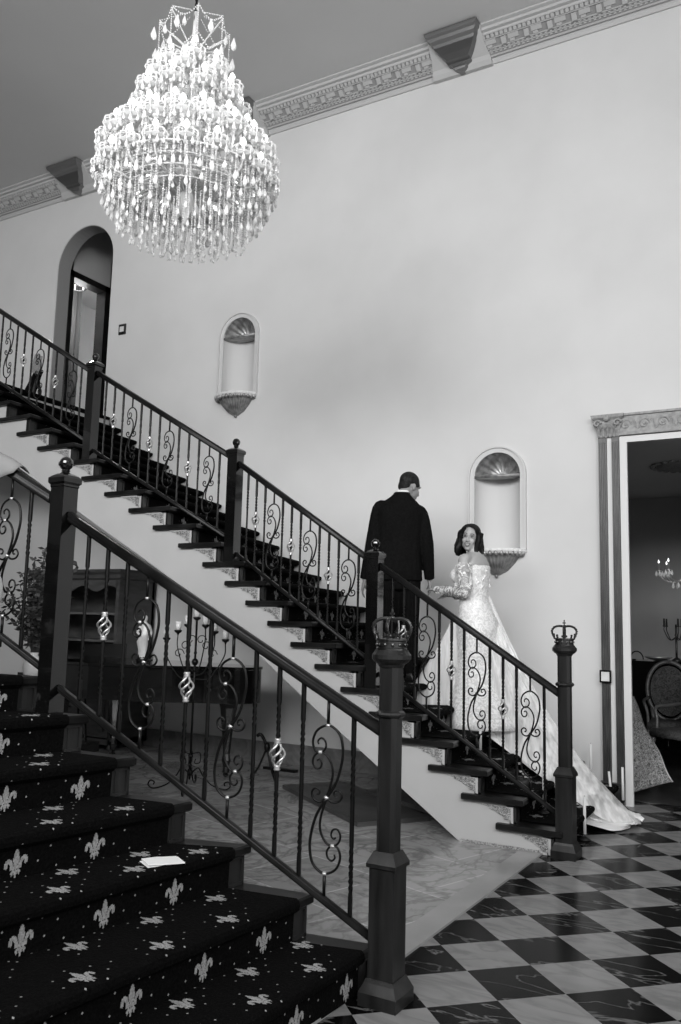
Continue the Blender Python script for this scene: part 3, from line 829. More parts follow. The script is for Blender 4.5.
def segment(t, P0, P1, top, bot, seq, d0, d1, near):
    """P0,P1 post centres in plan; top/bot = (z at P0, z at P1) of rail top and lower rail top"""
    P0, P1 = V((*P0, 0)), V((*P1, 0)); D = P1 - P0; L = D.length; ang = atan2(D.y, D.x)
    rh, bh = (.062, .034)
    a, c = d0 / L, 1 - d1 / L
    rail_bar(t, 'handrail', [P0 + D*f + V((0, 0, lerp(top[0], top[1], f))) for f in (a, .5, c)], .058, .055)
    rail_bar(t, 'bottom_rail', [P0 + D*f + V((0, 0, lerp(bot[0], bot[1], f))) for f in (a, .5, c)], .034, .034, 'wood')
    n = len(seq); protos = {}
    for i, ch in enumerate(seq):
        f = a + (c - a) * (i + 1) / (n + 1)
        zt, zb = lerp(top[0], top[1], f) - .045, lerp(bot[0], bot[1], f) - .012
        p = P0 + D*f + V((0, 0, zb)); h = zt - zb
        if ch not in protos:
            if ch == 'T': o = obj('baluster', baluster_plain(h), 'iron', t, True, loc=p)
            elif ch == 'B':
                s1, s2 = basket(h); o = obj('basket_baluster', s1, 'iron', t, True, loc=p); obj('twist_basket', s2, 'silver', o, True, loc=p, label='bright twisted basket')
            else:
                o = obj('scroll_baluster', scroll_shapes(h), ('iron', 'silver' if near else 'pewter'), t, True, loc=p)
            protos[ch] = (o, h)
        else:
            src, hs = protos[ch]; o = dup(src, p, t); o.scale = (1, 1, h / hs)
        o.rotation_euler = (0, 0, ang - pi)
rB = thing('stair_railing', 'wrought iron railing with wooden newels along the far white-sided staircase', 'railing', (-1.6, 5.84, 0), 'stair railings')
newel_big(rB, -1.585, 5.85, 'dark walnut newel beside the checkered floor')
for x, z, h in ((-3.045, 1.02, 1.13), (-4.432, 2.0, 1.07), (-6.21, 3.02, 1.07), (-8.2, 4.1, 1.07)): newel_small(rB, x, 5.845, z - .02, h + .02, .10)
Y = 5.845
segment(rB, (-1.585, Y), (-3.045, Y), (1.063, 2.00), (.253, 1.17), 'TSTBTSTBTSTBT', .043, .055, False)
segment(rB, (-3.045, Y), (-4.432, Y), (1.985, 2.90), (1.215, 2.11), 'TSTBTSTBTSTBT', .055, .055, False)
segment(rB, (-4.432, Y), (-6.21, Y), (2.91, 3.935), (2.19, 3.15), 'TSTBTSTBTSTBT', .055, .055, False)
segment(rB, (-6.21, Y), (-8.2, Y), (3.91, 5.10), (3.19, 4.31), 'TSTBTSTBTSTBTS', .055, .055, False)
rF = thing('stair_railing', 'wrought iron railing with wooden newels in the foreground along the carpeted near staircase', 'railing', (-1.6, 3.23, 0), 'stair railings')
newel_big(rF, -1.6, 3.235, 'nearest dark walnut newel')
PA, PB_, PC = (-1.6, 3.235), (-3.285, 2.945), (-5.1, 2.7)
newel_small(rF, PB_[0], PB_[1], 1.0, 1.28, .092, atan2(.28, 1.66) * -0)
segment(rF, PA, PB_, (1.06, 2.03), (.215, 1.19), 'TSTBTSTBTSTBT', .043, .05, True)
segment(rF, PB_, PC, (2.06, 3.03), (1.22, 2.2), 'TSTBTSTBTSTB', .075, .075, True)
# ================================================================== chandelier
def octa(bm, c, r, h, mi=0):
    c = V(c); vs = [bm.verts.new(c + V(d)) for d in ((r, 0, 0), (0, r, 0), (-r, 0, 0), (0, -r, 0), (0, 0, h), (0, 0, -h))]
    for i in range(4):
        bm.faces.new((vs[i], vs[(i+1) % 4], vs[4])).material_index = mi; bm.faces.new((vs[(i+1) % 4], vs[i], vs[5])).material_index = mi
def drop(bm, c, s=1.):
    """faceted pear pendant hanging from c"""
    x, y, z = c; lathe(bm, [(.001*s, 0), (.004*s, -.008*s), (.010*s, -.026*s), (.014*s, -.04*s), (.010*s, -.054*s), (.001*s, -.062*s)], (x, y, z), 6)
def chain(bm, P, r=.0065, step=.016):
    P = [V(p) for p in P]; acc = 0; last = P[0]; octa(bm, last, r, r)
    for a, b in zip(P, P[1:]):
        L = (b - a).length; n = max(1, round(L / step))
        for i in range(1, n + 1): octa(bm, a.lerp(b, i/n), r, r)
def chandelier():
    cx, cy = -3.725, 4.23; A = V((cx, cy, 0))
    DZC = .045
    T = thing('crystal_chandelier', 'huge lit three-tier crystal chandelier hanging from the ceiling', 'chandelier', (cx, cy, 4.0))
    b = B()
    for i in range(22):
        z = 5.66 + i*.088
        pts = [(cx + (.014*cos(q*pi/4) if i % 2 else 0), cy + (0 if i % 2 else .014*cos(q*pi/4)), z + .05*sin(q*pi/4)) for q in range(9)]
        tube(b, pts, .0035, 4, caps=False)
    tube(b, [(cx, cy, 5.6), (cx, cy, CZ - .046)], .006, 6)
    lathe(b, [(.09, 0), (.08, -.03), (.03, -.07), (.01, -.09)], (cx, cy, CZ - .046), 20)
    obj('chain', b, 'iron', T)
    b = B()
    lathe(b, [(.012, 0), (.02, .05), (.05, .12), (.06, .2), (.03, .26), (.02, .35), (.055, .42), (.045, .52), (.02, .6), (.018, .8), (.05, .86), (.04, .95), (.016, 1.02), (.016, 1.25), (.04, 1.32), (.02, 1.4), (.012, 1.6)], (cx, cy, 4.12), 12)
    obj('stem', b, 'crystal', T, True)
    tiers = [(20, .55, 4.60, 4.46, .0), (18, .56, 4.42, 4.34, .16), (16, .46, 4.70, 4.56, .1), (10, .34, 4.98, 4.84, .0), (8, .28, 5.12, 4.98, .5), (6, .18, 5.26, 5.1, .2)]
    for n, R, zc, zs, ph in tiers:
        b = B()
        pts = spline([(.02, 0, zs), (R*.35, 0, zs + .06), (R*.7, 0, zs - .03), (R*.95, 0, zs + .0), (R, 0, zc - .02)], 5)
        tube(b, [A + p for p in pts], .0085, 6)
        # rope beads wound along the arm
        for q in range(2, len(pts), 2): octa(b, A + pts[q] + V((0, 0, .012)), .009, .009)
        lathe(b, [(.012, -.03), (.02, -.012), (.022, .012), (.014, .03), (.011, .075)], tuple(A + V((R, 0, zc))), 8)
        arm = obj('arm', b, 'crystal', T, True, loc=None)


        b = B()
        lathe(b, [(.014, .0), (.055, .004), (.074, .018), (.076, .022), (.05, .012), (.014, .006)], tuple(A + V((R, 0, zc - .01))), 14)
        for i in range(10):
            a = 2*pi*i/10; ce = A + V((R + .074*cos(a), .074*sin(a), zc - .0))
            octa(b, ce, .008, .008)
            drop(b, ce + V((0, 0, -.006)), .95 if i % 2 else .7)
            # looped petals give the cup its rosette outline
            tube(b, [A + V((R + (.03 + .05*sin(pi*t/6))*cos(a), (.03 + .05*sin(pi*t/6))*sin(a), zc - .005 + .055*(1 - cos(pi*t/6))/2*1.3)) for t in range(7)], .0075, 4)
        bob = obj('bobeche', b, 'crystal', arm)
        b = B(); lathe(b, [(.002, 0), (.015, .008), (.021, .026), (.016, .046), (.001, .064)], tuple(A + V((R, 0, zc + .075))), 8)
        bu = obj('bulb', b, 'bulb', arm, True)
        for i in range(1, n):
            c = dup(arm, None, T); c.rotation_euler = (0, 0, 2*pi*i/n + ph)
        arm.rotation_euler = (0, 0, ph)
    # curtains of strands
    def strand_mesh(L, s=1.):
        b = B(); k = int(L / .0165)
        for i in range(k): octa(b, (0, 0, -i*.0165), .0082, .0088)
        drop(b, (0, 0, -k*.0165 + .004), s); return b
    specs = [(44, .57, 4.40, .11, 1.2), (34, .52, 4.35, .15, 1.1), (22, .45, 4.31, .19, 1.1)]
    for n, R, z, L, s in specs:
        first = None
        for i in range(n):
            a = 2*pi*i/n + R*9
            p = V((cx + R*cos(a), cy + R*sin(a), z + .012*(i % 3)))
            if first is None: first = obj('crystal_strand', strand_mesh(L, s), 'crystal', T, loc=p)
            else: dup(first, p, T, scale=(1, 1, 1 + .12*((i*7) % 5 - 2)/2))
    b = B()
    for n, R, z, L in ((30, .49, 4.36, .19), (24, .43, 4.28, .20), (22, .37, 4.26, .21), (24, .29, 4.24, .22), (18, .21, 4.22, .21), (12, .12, 4.2, .21), (36, .55, 4.42, .10), (34, .42, 4.72, .12), (24, .30, 4.96, .16), (18, .2, 5.1, .2)):
        for i in range(n):
            a = 2*pi*i/n + z*5; x, y = cx + R*cos(a), cy + R*sin(a)
            k = int(L/.0165)
            for q in range(k): octa(b, (x, y, z - q*.0165), .0078, .009)
            drop(b, (x, y, z - k*.0165), .8)
    o = obj('inner_strands', b, 'crystal', T); o['kind'] = 'stuff'
    # tiered glass bowls and hoops that carry the strands
    for R, z in ((.57, 4.41), (.52, 4.36), (.45, 4.32), (.37, 4.28)):
        b = B(); tube(b, [(cx + R*cos(2*pi*i/40), cy + R*sin(2*pi*i/40), z) for i in range(41)], .006, 6); obj('hoop', b, 'crystal', T, True)
    for R, z in ((.20, 4.42), (.16, 4.76), (.12, 5.06)):
        b = B(); lathe(b, [(.03, -.05), (R*.7, -.035), (R, .0), (R*1.03, .012), (R*.7, -.02), (.03, -.035)], (cx, cy, z), 24)
        for i in range(18):
            a = 2*pi*i/18; drop(b, (cx + R*cos(a), cy + R*sin(a), z - .01), 1.)
        obj('glass_bowl', b, 'crystal', T, True)
    # festoons swagged from stem to the arms
    b = B()
    for n, R, z0, R2, z2, sag in ((20, .56, 4.66, .12, 4.95, .10), (16, .43, 4.80, .1, 5.1, .08), (12, .32, 5.02, .08, 5.36, .08)):
        for i in range(n):
            a = 2*pi*i/n + .15
            pts = [(cx + lerp(R, R2, t)*cos(a), cy + lerp(R, R2, t)*sin(a), lerp(z0, z2, t) - sag*sin(pi*t)) for t in [q/8 for q in range(9)]]
            chain(b, pts, .0062, .018)
            a2 = a + 2*pi/n
            pts = [(cx + R*cos(lerp(a, a2, t)), cy + R*sin(lerp(a, a2, t)), z0 - .02 - sag*.9*sin(pi*t)) for t in [q/6 for q in range(7)]]
            chain(b, pts, .0062, .018)
    obj('bead_festoons', b, 'crystal', T)
    # open crown of beads at the top
    b = B(); n = 8
    for i in range(n):
        a, a2 = 2*pi*i/n, 2*pi*(i+1)/n
        R = .245; zt = 5.60 + .0
        p = V((cx + R*cos(a), cy + R*sin(a), zt)); q = V((cx + R*cos(a2), cy + R*sin(a2), zt))
        pts = [p.lerp(q, t/6) - V((0, 0, .07*sin(pi*t/6))) for t in range(7)]; chain(b, pts, .0075, .017)
        chain(b, [p, p - V((0, 0, .22))], .0072, .017); drop(b, p - V((0, 0, .22)), 1.3)
        pp = p.lerp(q, .5) - V((0, 0, .07)); drop(b, pp - V((0, 0, .01)), 1.2)
        w = p.lerp(q, .5) - V((0, 0, .26)); chain(b, [p - V((0, 0, .20)), w - V((0, 0, .03)), q - V((0, 0, .20))], .007, .017)
        chain(b, [p, V((cx + .06*cos(a), cy + .06*sin(a), 5.70))], .006, .018)
        rr = R + .05; drop(b, (cx + rr*cos(a + .3), cy + rr*sin(a + .3), zt - .12), 1.6)
        tube(b, [p + V((cos(a)*.0, sin(a)*.0, -.02)), (cx + .04*cos(a), cy + .04*sin(a), 5.42)], .005, 5)
    obj('bead_crown', b, 'crystal', T)
    T.location.z += DZC
chandelier()
# ================================================================== people
class Frame:
    def __init__(s, base, fwd, up=(0, 0, 1)):
        s.o = V(base); f = V(fwd).normalized(); u = V(up); r = f.cross(u).normalized(); u = r.cross(f).normalized(); s.r, s.f, s.u = r, f, u
    def __call__(s, x, y, z): return s.o + s.r*x + s.f*y + s.u*z      # x to the person's right, y forward, z up
    def mat(s): return Matrix((s.r, s.f, s.u)).transposed()
def ring(F, z, cx, cy, rx, ry, n=20, p=2.3, tilt=0.):
    out = []
    for i in range(n):
        a = 2*pi*i/n; c, q = cos(a), sin(a)
        k = (abs(c)**p + abs(q)**p)**(-1/p)
        out.append(F(cx + rx*c*k, cy + ry*q*k, z + tilt*ry*q*k))
    return out
def head_mesh(b, H, s=1., female=False):
    """skull, face and neck stub round the head centre; H is the head frame"""
    m = H.mat().to_3x3()
    def e(x, y, z, rx, ry, rz, n=14, k=10): ell(b, H(x*s, y*s, z*s), (rx*s, ry*s, rz*s), n, k, m)
    w = .95 if female else 1.
    e(0, -.008, .035, .076*w, .094, .092); e(0, .028, -.035, .060*w, .066, .080); e(0, .058, -.092, .028*w, .026, .022)
    for q in (-1, 1):
        e(q*.032, .064, -.026, .025, .024, .026); e(q*.040*w, .026, -.066, .018, .034, .022)
        e(q*.077*w, -.005, -.012, .009, .019, .030); e(q*.028, .084, .030, .024, .012, .009)
    tube(b, [H(0, .088*s, .022*s), H(0, .104*s, -.012*s), H(0, .112*s, -.028*s), H(0, .098*s, -.038*s)], [.008*s, .010*s, .0135*s, .009*s], 8)
    for q in (-1, 1): e(q*.012, .094, -.032, .009, .010, .007, 8, 6)
    e(0, .088, -.060, .024, .012, .007); e(0, .086, -.071, .020, .012, .008)
def face_bits(o, H, s=1., smile=True, hairm='hair'):
    m = H.mat().to_3x3()
    for q in (-1, 1):
        b = B(); ell(b, H(q*.031*s, .0855*s, .010*s), (.0135*s, .008*s, .0068*s), 10, 6, m)
        e = obj('eye', b, 'eyew', o, True)
        b = B(); ell(b, H(q*.031*s, .0925*s, .010*s), (.0068*s, .003*s, .0066*s), 8, 6, m)
        tube(b, [H((q*.031 + t*.0145)*s, (.0925 - abs(t)*.007)*s, (.0165 - abs(t)**2*.007)*s) for t in (-1, -.5, 0, .5, 1)], .0022*s, 5)
        obj('iris', b, 'eye', e, True)
        b = B(); tube(b, [H((q*.031 + t*.018)*s, (.097 - abs(t)*.007)*s, (.036 - t*t*.006)*s) for t in (-1, -.4, .2, 1)], .0028*s, 5)
        obj('eyebrow', b, hairm, o, True)
    b = B()
    up = spline([H(x*s, (.0965 - x*x*9)*s, (-.056 + (x*x*11 if smile else 0))*s) for x in (-.026, -.013, 0, .013, .026)], 3)
    lo = spline([H(x*s, (.0955 - x*x*9)*s, (-.076 + (x*x*34 if smile else .008))*s) for x in (-.026, -.013, 0, .013, .026)], 3)
    tube(b, up, .0035*s, 6); tube(b, lo, .004*s, 6); obj('lips', b, 'lips', o, True)
    if smile:
        b = B(); loft(b, [[p - H.f*.002 for p in up], [p - H.f*.002 for p in lo]], False, closed=False); obj('teeth', b, 'teeth', o)
def hand(b, wr, d, palm, side, s=1., curl=.5, spread=.012):
    """wrist point, direction of the fingers, palm normal, side = direction of the thumb"""
    wr, d, palm, side = V(wr), V(d).normalized(), V(palm).normalized(), V(side).normalized()
    tube(b, [wr - d*.02*s, wr + d*.02*s, wr + d*.055*s, wr + d*.088*s], [(.026*s, .017*s), (.032*s, .016*s), (.039*s, .015*s), (.037*s, .012*s)], 10, ell=side)
    for i, (o, L) in enumerate(((.028, .070), (.010, .080), (-.009, .074), (-.027, .056))):
        p = wr + d*.082*s + side*o*s; q = d.copy(); pts = [p - d*.015*s, p]
        for j, f in enumerate((.42, .33, .25)):
            q = (q + palm*curl*(.55 + .25*j)).normalized(); p = p + q*L*f*s; pts.append(p)
        tube(b, pts, [.0085*s, .0085*s, .0078*s, .007*s, .0055*s], 8)
    p = wr + d*.022*s + side*.026*s; q = (side*.8 + d*.6 + palm*.25).normalized()
    pts = [p - side*.012*s, p, p + q*.032*s]; q2 = (d*.85 + side*.25 + palm*.45).normalized(); pts.append(pts[-1] + q2*.028*s); pts.append(pts[-1] + (q2 + palm*.3).normalized()*.022*s)
    tube(b, pts, [.013*s, .012*s, .010*s, .0092*s, .007*s], 8)
def limb(b, pts, rads, n=12): tube(b, spline(pts, 4), [interp({i*4: r for i, r in enumerate(rads)}, j) for j in range((len(pts)-1)*4 + 1)], n)

def groom():
    base = V((-3.27, 6.73, 1.014)); F = Frame(base, (-.43, .90, 0))
    T = thing('person', 'man in black suit standing on the far staircase, back turned, holding the bride\'s hand', 'person', base)
    H = Frame(F(.080, .055, 1.702), F.r*.78 + F.f*.62 - V((0, 0, .34)), (0, 0, 1))
    RH, LH = F(.268, .06, .875), F(-.30, .0, .86)
    b = B(); head_mesh(b, H, 1.04)
    tube(b, [F(.0, -.0, 1.48), F(.02, .01, 1.60), F(.060, .03, 1.68)], [.068, .062, .062], 14)
    loft(b, [ring(F, z, 0, cy, rx, ry) for z, cy, rx, ry in ((.86, 0, .14, .10), (1.0, .0, .135, .09), (1.2, .01, .15, .10), (1.4, 0, .17, .10), (1.5, .0, .10, .07))])
    for q, hd in ((1, RH), (-1, LH)):
        limb(b, [F(q*.17, 0, 1.46), F(q*.235, -.02, 1.18), hd], [.05, .04, .026])
        dd = (hd - F(q*.235, -.02, 1.18)).normalized()
        hand(b, hd, dd, F.r*(-q)*.8 + F.f*.2, F.f, 1.02, .45)
        limb(b, [F(q*.09, 0, .92), F(q*.10, .02, .5), F(q*.10, -.02, .1)], [.085, .055, .04])
        tube(b, [F(q*.10, -.06, .05), F(q*.11, .04, .04), F(q*.12, .12, .03)], [.035, .04, .03], 8)
    body = obj('body', remesh(b, .0065, 5), 'skinm', T, True)
    # jacket
    b = B()
    loft(b, [ring(F, z, cx, cy, rx, ry, 24, 2.6) for z, cx, cy, rx, ry in ((.86, -.01, -.0, .215, .135), (.95, -.01, -.005, .210, .140), (1.07, -.01, -.005, .20, .132), (1.20, 0, 0, .195, .122), (1.32, 0, 0, .205, .13), (1.44, 0, -.005, .212, .132), (1.50, 0, -.01, .195, .118), (1.555, 0, -.008, .155, .100), (1.595, .008, -.004, .105, .082), (1.625, .012, 0, .076, .070), (1.645, .016, .0, .070, .064))])
    for q, hd in ((1, RH), (-1, LH)):
        limb(b, [F(q*.13, -.01, 1.525 - q*.015), F(q*.195, -.012, 1.475 - q*.02), F(q*.240, -.02, 1.19), hd + V((0, 0, .01))], [.035, .052, .060, .045], 14)
    jk = obj('suit_jacket', remesh(b, .008, 7), 'suit', body, True)
    # trousers down to the treads
    b = B()
    loft(b, [ring(F, z, 0, 0, rx, ry, 20) for z, rx, ry in ((.78, .17, .12), (.9, .175, .12), (1.0, .165, .11))])
    for q in (-1, 1): limb(b, [F(q*.085, 0, .86), F(q*.095, .01, .5), F(q*.10, -.01, .05)], [.108, .085, .072], 14)
    obj('trousers', remesh(b, .009, 4), 'suit', body, True)
    for q in (-1, 1):
        b = B()
        loft(b, [[F(q*.10 + q*y*.06 + wx*c, y + .0, z0 + zz) for c, zz in ((-1, 0), (-1, h*.6), (-.6, h), (.6, h), (1, h*.6), (1, 0))] for y, wx, h, z0 in ((-.10, .030, .055, 0), (-.08, .038, .075, 0), (.0, .040, .085, 0), (.08, .046, .055, 0), (.15, .040, .04, 0), (.18, .02, .025, 0))])
        obj('shoe', b, 'black', body)
    b = B(); loft(b, [ring(F, z, .022, .008, rx, rx*.95, 20, 2.) for z, rx in ((1.625, .069), (1.658, .065), (1.661, .060))]); obj('shirt_collar', b, 'shirt', body, True)
    # short hair
    b = B(); m = H.mat().to_3x3()
    ell(b, H(0, -.018, .048), (.082, .098, .090), 16, 12, m); ell(b, H(0, -.062, -.005), (.070, .045, .062), 14, 10, m)
    for q in (-1, 1): ell(b, H(q*.066, .012, .03), (.016, .05, .03), 10, 8, m)
    obj('hair', remesh(b, .007, 3), 'hairm', body, True)
groom()

def bride():
    base = V((-2.60, 6.80, .678)); fd = V((-.99, .12, 0)).normalized(); F = Frame(base, fd)
    # F.r is her right side (away from the camera), x < 0 towards the camera
    T = thing('person', 'smiling bride with wavy dark hair in off-shoulder lace gown looking back towards the camera', 'person', base)
    H = Frame(F(-.02, .03, 1.558), V((.20, -1., .0)), V((.14, .05, 1)))
    LS, RS = F(-.180, -.0, 1.365), F(.175, .02, 1.365)
    LE, RE = F(-.215, -.03, 1.10), F(.20, .04, 1.09)
    LHd, RHd = V((-2.985, 6.875, 1.805)), F(.10, .26, 1.08)
    b = B(); head_mesh(b, H, .95, True)
    tube(b, [F(0, -.015, 1.34), F(0, -.01, 1.43), F(-.008, .01, 1.51)], [.066, .055, .050], 14)
    loft(b, [ring(F, z, cx, cy, rx, ry, 20, 2.1) for z, cx, cy, rx, ry in ((.9, 0, 0, .155, .12), (1.03, 0, 0, .12, .095), (1.16, 0, .005, .145, .11), (1.26, 0, .0, .155, .112), (1.34, 0, -.012, .168, .096), (1.40, 0, -.012, .13, .072), (1.435, 0, -.01, .07, .056))])
    for q in (-1, 1): ell(b, F(q*.072, .10, 1.245), (.066, .06, .064))
    for S_, E_, W_ in ((LS, LE, LHd), (RS, RE, RHd)):
        ell(b, S_ + V((0, 0, -.01)), (.050, .050, .052)); limb(b, [F((-.10 if S_ is LS else .10), -.01, 1.375), S_ + V((0, 0, -.004)), S_.lerp(E_, .5), E_], [.045, .048, .044, .037]); limb(b, [E_, E_.lerp(W_, .45), W_], [.038, .034, .023])
        d = (W_ - E_).normalized(); hand(b, W_, d, V((0, 0, -1)), -F.r if S_ is RS else F.r, .88, .5)
    for q in (-1, 1):
        limb(b, [F(q*.08, 0, .85), F(q*.07, .02, .46), F(q*.06, -.01, .09)], [.09, .055, .035])
        tube(b, [F(q*.06, -.04, .07), F(q*.06, .06, .035), F(q*.06, .13, .02)], [.028, .03, .02], 8)
    body = obj('body', remesh(b, .006, 4), 'skin', T, True)
    face_bits(body, H, .95)
    # gown: bodice and mermaid skirt
    b = B(); R = []
    for z, cx, cy, rx, ry in ((1.305, 0, .012, .182, .132), (1.28, 0, .018, .182, .140), (1.22, 0, .025, .172, .145), (1.14, 0, .012, .156, .125), (1.05, 0, .0, .138, .112), (.97, 0, -.012, .160, .132), (.86, 0, -.035, .190, .165), (.76, 0, -.03, .188, .166), (.62, 0, -.02, .170, .150), (.48, 0, -.01, .165, .150), (.34, 0, -.02, .20, .185), (.20, 0, -.05, .27, .25), (.08, 0, -.08, .33, .31), (.012, 0, -.09, .36, .34)):
        rg = []
        n = 60; fold = max(0, (.55 - z))*.055
        for i in range(n):
            a = 2*pi*i/n; k = 1 + fold*sin(a*9 + z*3)*.9 + (.02*abs(sin(a*7)) if z > 1.29 else 0)
            rg.append(F(cx + rx*cos(a)*k, cy + ry*sin(a)*k, z + (.022*abs(sin(a*6)) if z > 1.29 else 0)))
        R.append(rg)
    loft(b, R, True)
    for q in (-1, 1): ell(b, F(q*.075, .112, 1.24), (.072, .066, .068), 14, 10)
    gown = obj('wedding_gown', b, 'satin', body, True)
    # lace sleeves off the shoulder
    for S_, E_, W_, nm in ((LS, LE, LHd, 1), (RS, RE, RHd, 2)):
        b = B(); a0 = S_.lerp(E_, .16)
        pts = spline([a0, S_.lerp(E_, .55), E_, E_.lerp(W_, .5), W_.lerp(E_, .04)], 5); n = len(pts)
        rr = [.066, .062, .053, .044, .032]
        tube(b, pts, [interp({i*5: r for i, r in enumerate(rr)}, j)*(1 + .05*sin(j*2.3)) for j in range(n)], 16, caps=False)
        obj('lace_sleeve', b, 'lace', gown, True)
        b = B()
        for q in range(44):                          # applique flowers sewn on the sleeve
            f = random.random(); p = pts[min(n - 2, int(f*n))]; dr = V((random.uniform(-1, 1), random.uniform(-1, .3), random.uniform(-1, 1))).normalized()
            rad = lerp(.060, .036, f)
            t_ = (pts[min(n-1, int(f*n)+1)] - p).normalized(); dr = (dr - t_*dr.dot(t_)).normalized()
            c = p + dr*rad
            for w in range(5):
                a = w*2*pi/5; u = t_.cross(dr); ell(b, c + (t_*cos(a) + u*sin(a))*.007, (.0055, .0055, .004), 6, 5)
        obj('lace_applique', b, 'satins', gown, True)['kind'] = 'stuff'
    b = B()
    for q in range(60):                              # applique on bodice and round the neckline
        a = random.uniform(0, 2*pi); z = 1.30 - abs(random.gauss(0, .09)); z = max(z, .9)
        rx, ry, cy = (.158, .132, .02) if z > 1.15 else (.135, .112, .0)
        c = F(rx*cos(a), cy + ry*sin(a), z)
        for w in range(5):
            aa = w*2*pi/5; ell(b, c + V((cos(aa)*.011, sin(a)*.004, sin(aa)*.011)), (.009, .007, .009), 6, 5)
    obj('bodice_applique', b, 'satins', gown, True)['kind'] = 'stuff'
    # sheer overskirt panel falling in front of her
    b = B(); rows = []
    for i in range(15):
        t = i/14; z = lerp(.88, .05, t); row = []
        for j in range(17):
            s = j/16; a = lerp(.12*pi, 1.0*pi, s); r = lerp(.19, .50, t**1.2)*(1 + .05*sin(s*34)*t)
            row.append(F(-r*.62*cos(a - .55*pi)*1. - .05*t, -.03 + r*.95*sin(a)*1., z + .16*t*(sin(a)) ))
        rows.append(row)
    loft(b, rows, False, closed=False); obj('overskirt', b, 'veil', gown, True)
    # hair
    b = B(); m = H.mat().to_3x3()
    ell(b, H(0, -.028, .045), (.084, .094, .088), 16, 12, m); ell(b, H(0, -.065, -.02), (.080, .055, .09), 14, 10, m)
    for q, spec in ((1, ((.075, .02), (.085, -.02), (.088, -.055), (.075, -.085), (.05, -.1))), (-1, ((.07, .03), (.082, .0), (.085, -.04), (.07, -.08), (.03, -.1)))):
        for k, (x, y) in enumerate(spec):
            pts = []
            L = .32 if q < 0 else .215
            for i in range(9):
                t = i/8; wv = .014*sin(t*10 + k*1.7)
                pts.append(H(q*(x + .012*t + wv*.7) if k < 4 else q*(x + wv), y - .01*t + wv*.5, .06 - t*L))
            tube(b, pts, [.020, .024, .027, .030, .031, .031, .029, .024, .012], 8)
    # parting sweeps across the brow
    for q in (-1, 1):
        tube(b, spline([H(.012, .070, .108), H(q*.045, .070, .088), H(q*.072, .046, .045), H(q*.080, .03, .0), H(q*.082, .02, -.05)], 4), [.013]*5 + [.016]*5 + [.020]*7, 8)
    obj('hair', remesh(b, .0065, 2), 'hair', body, True)
    # ---- train pooling down the last steps onto the floor
    zs = lambda x: max(.0, interp({-3.2: .95, -2.75: .74, -2.4: .62, -2.1: .40, -1.85: .24, -1.66: .05, -1.3: .0}, x))
    b = B(); rows = []; NI, NJ = 34, 30
    for i in range(NI + 1):
        t = i/NI; x = lerp(-2.62, -1.36, t); wdt = lerp(.20, .40, t**.8)*(1 if t < .9 else sqrt(max(0, 1 - ((t-.9)/.11)**2)) + .02); yc = lerp(6.84, 7.10, t); row = []
        for j in range(NJ + 1):
            s = j/NJ*2 - 1
            h = zs(x) + .02 + .03*abs(sin(s*9 + t*4))*(1 - s*s) + .05*(1 - t)*(1 - s*s)
            if abs(s) > .93: h = zs(x) + .012
            row.append((x + .03*sin(s*7 + t*5), yc + s*wdt + .02*sin(t*9 + s*3), h))
        rows.append(row)
    loft(b, rows, False, closed=False); tr = obj('train', b, 'satins', gown, True)
    md = tr.modifiers.new('thickness', 'SOLIDIFY'); md.thickness = .006; md.offset = 1
    b = B()
    for q in range(150):
        t = random.uniform(.15, .98); s = random.choice((-1, 1))*random.uniform(.45, .95); x = lerp(-2.62, -1.36, t); wdt = lerp(.20, .38, t**.8)*(1 if t < .88 else .6)
        c = V((x, lerp(6.84, 7.10, t) + s*wdt, zs(x) + .035))
        for w in range(5):
            a = w*2*pi/5; ell(b, c + V((cos(a)*.018, sin(a)*.018, .0)), (.015, .010, .005), 6, 4)
    obj('train_lace', b, 'satin', gown, True)['kind'] = 'stuff'
    # ---- cathedral veil from the comb to the floor
    top = [H(-.02, -.105, .01), H(.05, -.10, -.02)]
    bot = spline([(-2.66, 7.0, .71), (-2.45, 6.70, .66), (-2.2, 6.62, .52), (-1.95, 6.62, .36), (-1.72, 6.68, .20), (-1.52, 6.78, .07), (-1.36, 6.95, .035), (-1.36, 7.12, .03)], 5)
    b = B(); rows = []; n = len(bot)
    for i in range(22):
        t = i/21; row = []
        for j, q in enumerate(bot):
            s = j/(n - 1); a = top[0].lerp(top[1], s)
            p = a.lerp(q, t); p.z -= (.10 + .30*s)*sin(pi*t)*.9*(1 - .25*t)
            f = .020*sin(j*1.9)*sin(pi*min(t*1.1, 1)); p += V((.3, -.9, 0))*f
            row.append(p)
        rows.append(row)
    loft(b, rows, False, closed=False)
    obj('veil', b, 'veil', body, True)
    b = B()
    for i in range(7): ell(b, H(-.03 + i*.012, -.100, .015), (.007,)*3, 6, 5)
    obj('hair_comb', b, 'silver', body, True)
bride()

